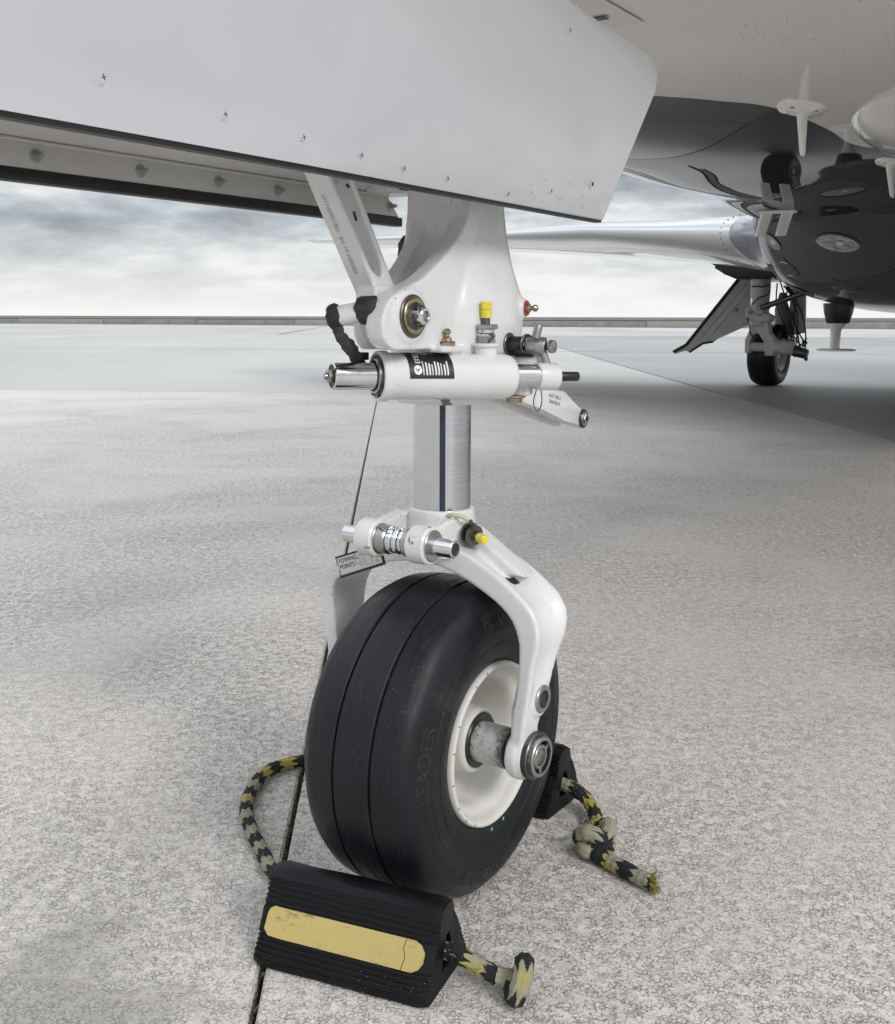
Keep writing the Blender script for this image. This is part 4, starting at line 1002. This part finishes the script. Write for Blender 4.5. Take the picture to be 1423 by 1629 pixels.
# pressure fitting with yellow cap
ft = empty('capped_pressure_fitting', (0, 0, 0), 0, jet); q = lp+Vector((0, 0, .005)); Zv = Vector((0, 0, 1))
bm = BM(); lathe(bm, q, Zv, [(0, 0), (0, .0135), (.011, .0135), (.011, 0)], 6, .3); finish(bm, 'hex_base', MSTEEL, ft, smooth=False)
bm = BM(); lathe(bm, q+Zv*.010, Zv, [(0, .0125), (.003, .0130), (.0045, .0112), (.008, .0118), (.010, .0108), (.010, 0)], 28); finish(bm, 'threads', MCHROME, ft)
bm = BM(); lathe(bm, q+Zv*.0195, Zv, [(0, 0), (0, .0150), (.001, .0158), (.005, .0158), (.0062, .0150), (.0062, 0)], 6); finish(bm, 'lock_nut', MSTEEL, ft, ang=25)
bm = BM(); rod(bm, q+Zv*.024, q+Zv*.036, .0055, 20); finish(bm, 'stem', MDSTEEL, ft)
bm = BM(); lathe(bm, q+Zv*.034, Zv, [(0, .0070), (.0105, .0076), (.0107, .0068)], 24); lathe(bm, q+Zv*.0445, Zv, [(0, .0068), (.001, .0076), (.009, .0080), (.0105, .0070), (.0105, 0)], 6); finish(bm, 'dust_cap', MYEL, ft, ang=25)
bm = BM(); w0 = q+Vector((.012, -.010, .004)); tube(bm, catmull([q+Vector((-.02, -.006, -.002)), q+Vector((-.006, -.016, -.001)), q+Vector((.006, -.014, -.003)), q+Vector((.013, -.006, .006)), q+Vector((.014, -.002, .011)), q+Vector((.010, -.008, .012))], 8), .0011, 6); finish(bm, 'lock_wire', MDSTEEL, ft)
bm = BM(); ex, ey = .822, .569
tube(bm, catmull([lp+Vector((-.010, -.013, .003)), lp+Vector((-.018, -.014, .010)), lp+Vector((-.026, -.013, .021)), lp+Vector((-.027, -.012, .024))], 6), lambda t: .0026-.0008*t, 10); finish(bm, 'cap_tether', Mat('tether_plastic', (.55, .52, .33), .4).m, ft)
# couplings behind the cylinder, right side
cp = empty('steering_couplings', (0, 0, 0), 0, jet)
bm = BM()
for (x, y, z, L_c, r_) in ((.080, 1.500, .783, .022, .0135), (.106, 1.505, .783, .030, .0095), (.092, 1.49, .776, .026, .008)): 
    rod(bm, wl(x, y, z), wl(x+L_c, y-.004, z), r_, 24, bev=.0015)
finish(bm, 'coupling_body', MBLACK, cp)
bm = BM(); pipe(bm, wl(.083, 1.492, .787), (wl(.10, 1.48, .787)-wl(.083, 1.492, .787)), .004, .0145, .009, 32); pipe(bm, wl(.107, 1.49, .785), (wl(.12, 1.48, .787)-wl(.107, 1.492, .787)), .004, .0150, .010, 32); finish(bm, 'coupling_ring', MDSTEEL, cp)
bm = BM(); rod(bm, wl(.108, 1.488, .784), wl(.134, 1.481, .783), .0125, 32, bev=.0015); rod(bm, wl(.118, 1.486, .784), wl(.124, 1.486, .812), .0055, 20, .0060, bev=.001) ; rod(bm, wl(.130, 1.48, .775), wl(.136, 1.48, .758), .0055, 16); finish(bm, 'tee_fitting', MSTEEL, cp)
bm = BM(); rod(bm, wl(.133, 1.481, .783), wl(.140, 1.479, .783), .005, 16); finish(bm, 'tee_stem', MBLACK, cp)
bm = BM(); rod(bm, wl(.139, 1.479, .783), wl(.145, 1.475, .783), .0090, 32, bev=.0012); finish(bm, 'tee_disc', MSTEEL, cp)
bm = BM(); box(bm, wl(.108, 1.51, .764), (.045, .04, .016), Matrix.Rotation(.3, 3, 'Z'), .003); box(bm, wl(.118, 1.50, .752), (.05, .035, .018), Matrix.Rotation(.3, 3, 'Z'), .003); box(bm, wl(.098, 1.49, .726), (.036, .03, .02), Matrix.Rotation(.3, 3, 'Z'), .004); finish(bm, 'coupling_bracket', MWC, cp, ang=50)
bm = BM(); lathe(bm, wl(.092, 1.49, .716), (0, 0, -1), [(0, .016), (.003, .016), (.004, .012), (.010, .011), (.011, 0)], 24); finish(bm, 'bracket_bolt', MCAD, cp)
bm = BM(); lathe(bm, wl(-.001, 1.425, .714), (0, 0, -1), [(0, .0085), (.003, .0085), (.003, .0065), (.007, .0065), (.007, 0)], 20); finish(bm, 'collar_bolt', MDSTEEL, cp)
bm = BM(); rod(bm, wl(-.001, 1.455, .709), wl(-.001, 1.455, .7045), .052, 40); finish(bm, 'collar_gap', MBLACK, cp) if False else bm.free()
# torque arm (scissor link) reaching aft
ta_ = [(.060, .727), (.119, .731), (.285, .708), (.345, .675), (.366, .660), (.357, .644), (.284, .662), (.194, .688), (.120, .704), (.060, .716)]
bm = BM(); extr(bm, ta_, lambda u, v, w: (w-.10*max(0, u-.12)*.6, u, v), .040, .062, .003)
extr(bm, [(.06, .719), (.13, .722), (.30, .690), (.345, .655), (.284, .672), (.194, .698), (.120, .712)], lambda u, v, w: (w-.04*max(0, u-.12), u, v), .0, .050, .002)
extr(bm, ta_, lambda u, v, w: (w+.0*u, u, v), -.012, .004, .003)
tarm = finish(bm, 'torque_arm', MW, jet, ang=35)
bm = BM(); e0 = Vector((.048, .352, .660)); pipe(bm, e0-XA*.001, XA, .004, .0155, .008, 32, .001); finish(bm, 'arm_bushing', MBLACK, tarm)
bm = BM(); pipe(bm, e0+XA*.002, XA, .006, .0085, .0045, 6, .0005); pipe(bm, e0+XA*.002, XA, .003, .0115, .007, 28, .0005); finish(bm, 'arm_bolt', MSTEEL, tarm, ang=25)
def tat(u, v, w): y = .245+u; return (.0625-.10*max(0, y-.12)*.6, y, .6965-.20*(u)+v)
text('NOT OR A', .0085, lambda u, v, w: tat(u, v+.005, w), 'arm_lettering', MINKB, tarm); text('SN45/BLW', .0085, lambda u, v, w: tat(u, v-.004, w), 'arm_lettering', MINKB, tarm)
bm = BM(); tube(bm, catmull([wl(.124, 1.478, .731), wl(.1185, 1.478, .712), wl(.119, 1.478, .702), wl(.1235, 1.478, .694)], 8), .0009, 6); tube(bm, catmull([wl(.1265, 1.478, .731), wl(.1295, 1.478, .714), wl(.1285, 1.478, .702), wl(.124, 1.478, .694)], 8), .0009, 6); finish(bm, 'wire_loop', MDSTEEL, tarm)

# ---- nose gear doors
DX = .15
bm = BM()
o2 = [(-1.9, .985), (-.739, .968), (-.407, .9655), (.214, .9590), (.219, .9615), (.372, 1.158), (.382, 1.178), (.383, 1.194), (.374, 1.205), (.355, 1.211), (.085, 1.232), (-.20, 1.30), (-.60, 1.40), (-1.9, 1.62)]
# outer skin with a gentle bow; finer rows so it shades smoothly
def dfn(u, v, w): return (DX+w-.05*((v-1.08)/.25)**2*.6-.018*max(0, -u)**1.4, u, v)
extr(bm, o2, dfn, -.011, 0, .0022, 3)
bmesh.ops.triangulate(bm, faces=[f for f in bm.faces if len(f.verts) > 4])
for k in range(2):
    es = [e for e in bm.edges if e.calc_length() > .12]
    bmesh.ops.subdivide_edges(bm, edges=es, cuts=2); bmesh.ops.triangulate(bm, faces=[f for f in bm.faces if len(f.verts) > 4])
for v in bm.verts:
    pass
nd = finish(bm, 'nose_gear_door', MDOOR, jet, ang=50); nd['label'] = 'large near nose gear door panel in pale paint'
bm = BM(); lo = [(-1.9, .985), (-.739, .968), (-.407, .9655), (.214, .9590)]
extr(bm, lo+[(a, b-.0045+.0035*max(0, (a+.3))) for a, b in lo[::-1]], dfn, -.012, -.001); finish(bm, 'door_edge_seal', MSEAL, nd)
for (y, z) in ((-.640, 1.005), (-.513, .996), (-.413, .990), (-.327, .984), (-.256, .979), (-.175, .977), (-.045, .972), (.06, .985), (.105, 1.228-.035)):
    bm = BM(); c = Vector(dfn(y, z, .0003)); 
    for k in (0.3, 1.9): box(bm, c, (.0005, .0048, .0008), Matrix.Rotation(k, 3, 'X'))
    finish(bm, 'door_screw', MDSTEEL, nd)
bm = BM(); c = Vector(dfn(.172, 1.005, .0003)); lathe(bm, c, XA, [(0, .0030), (.0004, .0028), (.0006, 0)], 12); 
finish(bm, 'drain_hole', MBLACK, nd)
bm = BM()
for k in range(14): c = Vector(dfn(rnd.uniform(.0, .2), rnd.uniform(.97, 1.0), .0003)); lathe(bm, c, XA, [(0, .0010), (.0004, 0)], 6)
o = finish(bm, 'door_specks', MDSTEEL, nd); o['kind'] = 'stuff'
for yy in (-.2, -.9):
    bm = BM(); tube(bm, catmull([(DX-.02, yy, 1.24), (DX-.02, yy, 1.34), (DX-.09, yy, 1.40), (DX-.12, yy, 1.46)], 6), .012, 10); finish(bm, 'hinge_arm', MW, nd)
MBOLT = Mat('painted_bolt', (.36, .355, .34), .4, .3).m
# far door, inner side towards us
FX = -.150
def ffn(u, v, w): return (FX+w, u, v)
bm = BM()
extr(bm, [(-1.9, .975), (-.55, .973), (.125, .972), (.070, 1.022), (-.02, 1.12), (-.6, 1.40), (-1.9, 1.5)], ffn, -.022, -.010)
fd = finish(bm, 'nose_gear_door', MW, jet); fd['label'] = 'far nose gear door showing its beige inner side'
bm = BM(); extr(bm, [(-1.9, .972), (.120, .971), (.094, .998), (-1.9, .996)], ffn, -.012, -.001, .001); 
box(bm, (FX+.0015, -.905, .9985), (.006, 1.99, .0035), bev=.001); finish(bm, 'door_flange', MIN, fd)
bm = BM(); V = []
prof_ = [(0, 1.000), (.006, 1.003), (.018, 1.012), (.030, 1.030), (.036, 1.052), (.030, 1.08), (.012, 1.12), (.0, 1.17), (-.005, 1.5)]
for y in (-1.9, .066, .088): V.append([bm.verts.new((FX+(x if y < .08 else min(x, -.004)), y-(z-1.0)*.62*(1 if y > 0 else 0), z)) for x, z in prof_])
for A, B in zip(V, V[1:]):
    for k in range(len(A)-1): bm.faces.new((A[k], A[k+1], B[k+1], B[k]))
finish(bm, 'door_inner_pan', MIN, fd, ang=50)
bm = BM(); extr(bm, [(-1.9, .972), (.127, .9705), (.127, .9575), (-1.9, .9575)], ffn, -.017, .002, .004); finish(bm, 'door_rubber_seal', MSEAL, fd)
bm = BM(); extr(bm, [(.112, .999), (.080, 1.045), (-.04, 1.21), (-.10, 1.21), (.030, 1.03), (.038, .999)], ffn, -.012, .0365, .002); finish(bm, 'door_end_plate', MW, fd)
bm = BM(); extr(bm, [(.072, 1.004), (.094, 1.004), (.076, 1.028), (.066, 1.028)], ffn, .036, .0372); finish(bm, 'latch_slot', MBLACK, fd)
for y in (-.503, -.367, -.247, -.142, -.050, .098):
    c = Vector((FX-.001, y, .985)); bm = BM(); lathe(bm, c, XA, [(0, .0072), (.0010, .0070), (.0012, .0046), (.0032, .0044), (.0033, 0)], 24); lathe(bm, c+XA*.0033, XA, [(0, .0036), (.0044, .0036), (.0046, 0)], 6); lathe(bm, c+XA*.0085, XA, [(0, .0024), (.004, .0022), (.0045, 0)], 10); finish(bm, 'door_bolt', MBOLT, fd, ang=30)

# ================================================================== chocks and rope
def chock(name, loc, rz, L, strip, label, b=.068):
    root = empty(name, loc, rz); tag(root, label, 'wheel chock', 'rubber wheel chocks on one rope')
    h = .108                      # half base, height;  long axis = local X, front = -Y
    # ribbed outline
    P = []
    def rib(p, q, segs):
        p, q = Vector(p), Vector(q); d = (q-p); Ln = d.length; d.normalize(); n = Vector((d.y, -d.x))
        for (s0, s1, up) in segs:
            P.append(p+d*Ln*s0+n*(0 if not up else .0)); P.append(p+d*Ln*s0+n*(.0035 if up else 0)); P.append(p+d*Ln*s1+n*(.0035 if up else 0)); P.append(p+d*Ln*s1)
    f0, f1 = (-b, .012), (-.018, h-.004)
    segs = [(.00, .05, 1), (.075, .115, 1), (.14, .18, 1), (.205, .245, 1), (.27, .30, 1), (.62, .66, 1), (.69, .73, 1), (.76, .80, 1), (.83, .87, 1), (.90, .96, 1)]
    P += [Vector((-b+.004, 0)), Vector((-b, .004))]
    rib(f0, f1, segs)
    P += [Vector((-.013, h-.0005)), Vector((-.006, h+.002)), Vector((.006, h+.002)), Vector((.013, h-.0005))]
    n1 = len(P); rib((.018, h-.004), (b, .012), segs)
    P += [Vector((b, .004)), Vector((b-.004, 0))]
    P = [Vector((v.x, max(0, v.y))) for v in P][::-1]
    bm = BM()
    # hollow triangular tunnel right through: bridge outer and inner outlines on both ends
    inner = [Vector((-.022, .026)), Vector((.022, .026)), Vector((.020, .032)), Vector((.006, .066)), Vector((-.006, .066)), Vector((-.020, .032))]
    for sx in (-1, 1):
        pass
    O = {}
    for sx in (-1, 1):
        e = L/2*sx
        O[sx] = [bm.verts.new((e*(1-.0)-sx*.006*0, v.x, v.y)) for v in P]
    I = {sx: [bm.verts.new((L/2*sx-sx*(.0), v.x, v.y)) for v in inner] for sx in (-1, 1)}
    n = len(P); m = len(inner)
    for k in range(n): bm.faces.new((O[-1][k], O[-1][(k+1) % n], O[1][(k+1) % n], O[1][k]))
    for k in range(m): bm.faces.new((I[-1][k], I[1][k], I[1][(k+1) % m], I[-1][(k+1) % m]))
    for sx in (-1, 1):
        es = [bm.edges.get((O[sx][k], O[sx][(k+1) % n])) for k in range(n)]+[bm.edges.get((I[sx][k], I[sx][(k+1) % m])) for k in range(m)]
        bmesh.ops.triangle_fill(bm, use_beauty=True, use_dissolve=False, edges=es)
    rnd2 = random.Random(5)
    bmesh.ops.bisect_plane(bm, geom=bm.verts[:]+bm.edges[:]+bm.faces[:], plane_co=(L/2-.012, 0, 0), plane_no=(1, 0, 0))
    bmesh.ops.bisect_plane(bm, geom=bm.verts[:]+bm.edges[:]+bm.faces[:], plane_co=(-L/2+.012, 0, 0), plane_no=(1, 0, 0))
    for k in range(7): bmesh.ops.bisect_plane(bm, geom=bm.verts[:]+bm.edges[:]+bm.faces[:], plane_co=(L/2*(-.75+.25*k), 0, 0), plane_no=(1, 0, 0))
    for v in bm.verts:     # pinch the ends a little, worn edges
        if abs(abs(v.co.x)-L/2) < 1e-4 and not (abs(v.co.y) < .031 and .025 < v.co.z < .075):
            v.co.y *= .93; v.co.z = v.co.z*.95+.0015
        v.co += noise.noise_vector(v.co*34)*.0022*(1 if v.co.z > .003 else 0)
    body = finish(bm, 'chock_body', MCHOCK, root, ang=25)
    if strip:
        # moulded yellow strip on the front slope
        p, q = Vector(f0), Vector(f1); d = (q-p).normalized(); nn = Vector((-d.y, d.x))
        def on(u, v, w=.0018): c = p+d*((q-p).length*.455+v)+nn*w; return (u, c.x, c.y)
        pts = []; lx_, hv = L*.445, .0185
        cut = [(-lx_-.003, -hv*.55), (-lx_+.004, -hv*.95), (-lx_+.02, -hv), (lx_-.012, -hv), (lx_-.004, -hv*.75), (lx_+.001, -hv*.3), (lx_+.001, hv*.35), (lx_-.005, hv*.8), (lx_-.014, hv), (-lx_+.016, hv), (-lx_+.006, hv*1.02), (-lx_+.0, hv*.8), (-lx_-.002, hv*.5)]
        def addp(bm, pts):
            top = [bm.verts.new(on(a, b)) for a, b in pts]; bot = [bm.verts.new(on(a, b, -.002)) for a, b in pts]; bm.faces.new(top)
            for k in range(len(pts)): bm.faces.new((top[k], bot[k], bot[(k+1) % len(pts)], top[(k+1) % len(pts)]))
        bm = BM(); sp = lx_-.026
        addp(bm, [c for c in cut if c[0] < sp-.001 ] [:3]+[(sp-.001, -hv), (sp+.002, -hv*.2), (sp-.002, hv*.4), (sp+.0005, hv)]+[c for c in cut if c[0] < sp-.001][3:])
        finish(bm, 'yellow_strip', MSTRIP, root, smooth=False)
        bm = BM(); addp(bm, [(sp+.0002, -hv), (lx_-.012, -hv), (lx_-.004, -hv*.75), (lx_+.001, -hv*.3), (lx_+.001, hv*.35), (lx_-.005, hv*.8), (lx_-.014, hv), (sp+.0015, hv), (sp-.0008, hv*.4), (sp+.0032, -hv*.2)])
        finish(bm, 'yellow_strip', MSTRIP, root, smooth=False)
    return root
def L2W(x, y, z=0):
    return Vector((NX+x*cY+y*sY, NY-x*sY+y*cY, z))
C1 = L2W(.050, -.234); A1_ = -YAW+R(12)
chock('wheel_chock', C1, A1_, .246, True, 'ribbed black rubber chock in front of the nose tyre with a long yellow strip')
C2 = L2W(-.068, .302); A2_ = -YAW+R(1)
c2 = chock('wheel_chock', C2, A2_, .25, False, 'black rubber chock behind the nose tyre, mostly hidden by the wheel', .064)
bm = BM(); extr(bm, [(.0, -.008), (.018, -.006), (.017, .008), (.004, .009)], lambda u, v, w: (.085+u, -.0345+v*.42-w, .055+v), 0, .003); finish(bm, 'yellow_strip', MSTRIP, c2, smooth=False)
def c1p(x, y, z): return C1+Matrix.Rotation(A1_, 3, 'Z') @ Vector((x, y, z))
def c2p(x, y, z): return C2+Matrix.Rotation(A2_, 3, 'Z') @ Vector((x, y, z))
rr_ = .0103
braid = lambda l, th: 1.04+.10*math.cos(th*4+l*260)*math.cos(th*4-l*260)
GP = lambda x, y, z=.0125: L2W(x, y, z)
main_path = [c1p(.188, .002, .022), c1p(.165, .004, .028), c1p(.145, .0, .038), c1p(.12, 0, .042), c1p(0, 0, .042), c1p(-.112, 0, .040), c1p(-.134, .018, .036), c1p(-.136, .060, .024), GP(-.190, -.152, .016), GP(-.240, -.118), GP(-.300, -.080), GP(-.358, -.035), GP(-.402, .018), GP(-.437, .085), GP(-.440, .130), GP(-.420, .172), GP(-.385, .195), GP(-.33, .205), GP(-.28, .205, .016), c2p(-.16, -.004, .030), c2p(-.12, 0, .04), c2p(0, 0, .042), c2p(.12, 0, .042), c2p(.155, -.004, .036)]
tail = [GP(.108, .300, .022), GP(.140, .262, .014), GP(.150, .228, .016)]
def ropes():
    bm = BM()
    P1 = catmull(main_path+tail, 28); tube(bm, P1, lambda t: rr_, 40, True, braid)
    # overhand knot and frayed tail at the rear chock end
    kc = GP(.172, .190, .028)
    ex = Vector((cY, -sY, 0)); ey = Vector((sY, cY, 0))
    kp = []
    for k in range(15):
        a = k/14*2*math.pi*1.55-1.9
        kp.append(kc+ex*.0215*math.cos(a)+ey*.023*math.sin(a)+Vector((0, 0, .015*math.sin(a*1.5+.6)+.002)))
    kp = [GP(.150, .228, .016)]+kp+[GP(.186, .168, .016), GP(.209, .160, .014), GP(.235, .152, .014), GP(.268, .142, .014), GP(.292, .136, .014)]
    tube(bm, catmull(kp, 12), lambda t: rr_*(1.16 if t < .6 else 1.12), 36, True, braid, v0=.31)
    # knotted stub beside the front chock
    s = [c1p(.188, .002, .022), c1p(.205, .003, .020), c1p(.215, -.012, .014), c1p(.222, -.022, .020), c1p(.226, -.014, .038), c1p(.222, .004, .046), c1p(.218, .016, .036), c1p(.214, .010, .018)]
    tube(bm, catmull(s, 14), lambda t: rr_*1.12, 40, True, braid, v0=.02)
    return finish(bm, 'chock_rope', MROPE, None, ang=60)
rp_ = ropes(); tag(rp_, 'black and yellow braided rope threaded through both wheel chocks with knotted ends', 'rope')
# loose frayed fibres at the tail
bm = BM(); e0 = GP(.292, .136, .014); rnd = random.Random(2)
for k in range(60):
    a = rnd.uniform(0, 6.28); o_ = Vector((0, math.cos(a), math.sin(a)))*rnd.uniform(.002, .0125); st = e0+o_
    dr_ = (L2W(.30, .134)-L2W(.29, .137)).normalized()
    tube(bm, [st-dr_*.006, st+dr_*rnd.uniform(.001, .006)+o_*.2, st+dr_*rnd.uniform(.004, .012)+o_*.7+Vector((rnd.uniform(-.002, .002),)*3)], .0010, 4)
fr = finish(bm, 'frayed_end', MTAPE if False else Mat('frayed_fibre', (.30, .25, .05), .9).m, rp_); fr['kind'] = 'stuff'
for nm, mt_ in (('loose_fibres', Mat('dark_fibre', (.02, .02, .02), .9).m), ('loose_fibres', Mat('pale_fibre', (.34, .32, .20), .9).m)):
    bm = BM(); P1 = catmull(main_path+tail, 28); P2 = [kc_ for kc_ in (GP(.172, .190, .028),)]
    for k in range(260):
        if k % 3: i_ = rnd.randrange(1, len(P1)-1); c_ = P1[i_]; dd = (P1[i_+1]-P1[i_-1]).normalized(); R0 = rr_*1.05
        else: c_ = GP(.172, .190, .028); dd = Vector((rnd.uniform(-1, 1), rnd.uniform(-1, 1), rnd.uniform(-1, 1))).normalized(); R0 = .031
        q_ = Vector((rnd.uniform(-1, 1), rnd.uniform(-1, 1), rnd.uniform(-.3, 1))); q_ = (q_-dd*q_.dot(dd)).normalized()
        b_0 = c_+q_*R0*.93; tube(bm, [b_0, b_0+q_*.0016+dd*rnd.uniform(-.003, .003), b_0+q_*.0026+dd*rnd.uniform(-.006, .006)], .00035, 3)
    f_ = finish(bm, nm, mt_, rp_); f_['kind'] = 'stuff'
# moss and grit lodged in the slab joint close to the camera
bm = BM(); rnd = random.Random(9)
for k in range(420):
    t = rnd.random()**1.5; y = lerp(.75, 2.2, t); x = lerp(-.23, -.71, (y-1.13)/(10.65-1.13))+rnd.uniform(-.0065, .0065)
    r_ = rnd.uniform(.0008, .0028); z = -.006+rnd.uniform(-.008, .004)
    v = bmesh.ops.create_icosphere(bm, subdivisions=1, radius=r_)['verts']
    for q_ in v: q_.co = q_.co*rnd.uniform(.7, 1.3)+Vector((x, y, z))
o = finish(bm, 'joint_moss', Mat('moss_and_grit', (.055, .065, .028), .95).m, None, smooth=False); tag(o, 'moss and grit in the dark joint between the slabs', 'moss', kind='stuff')
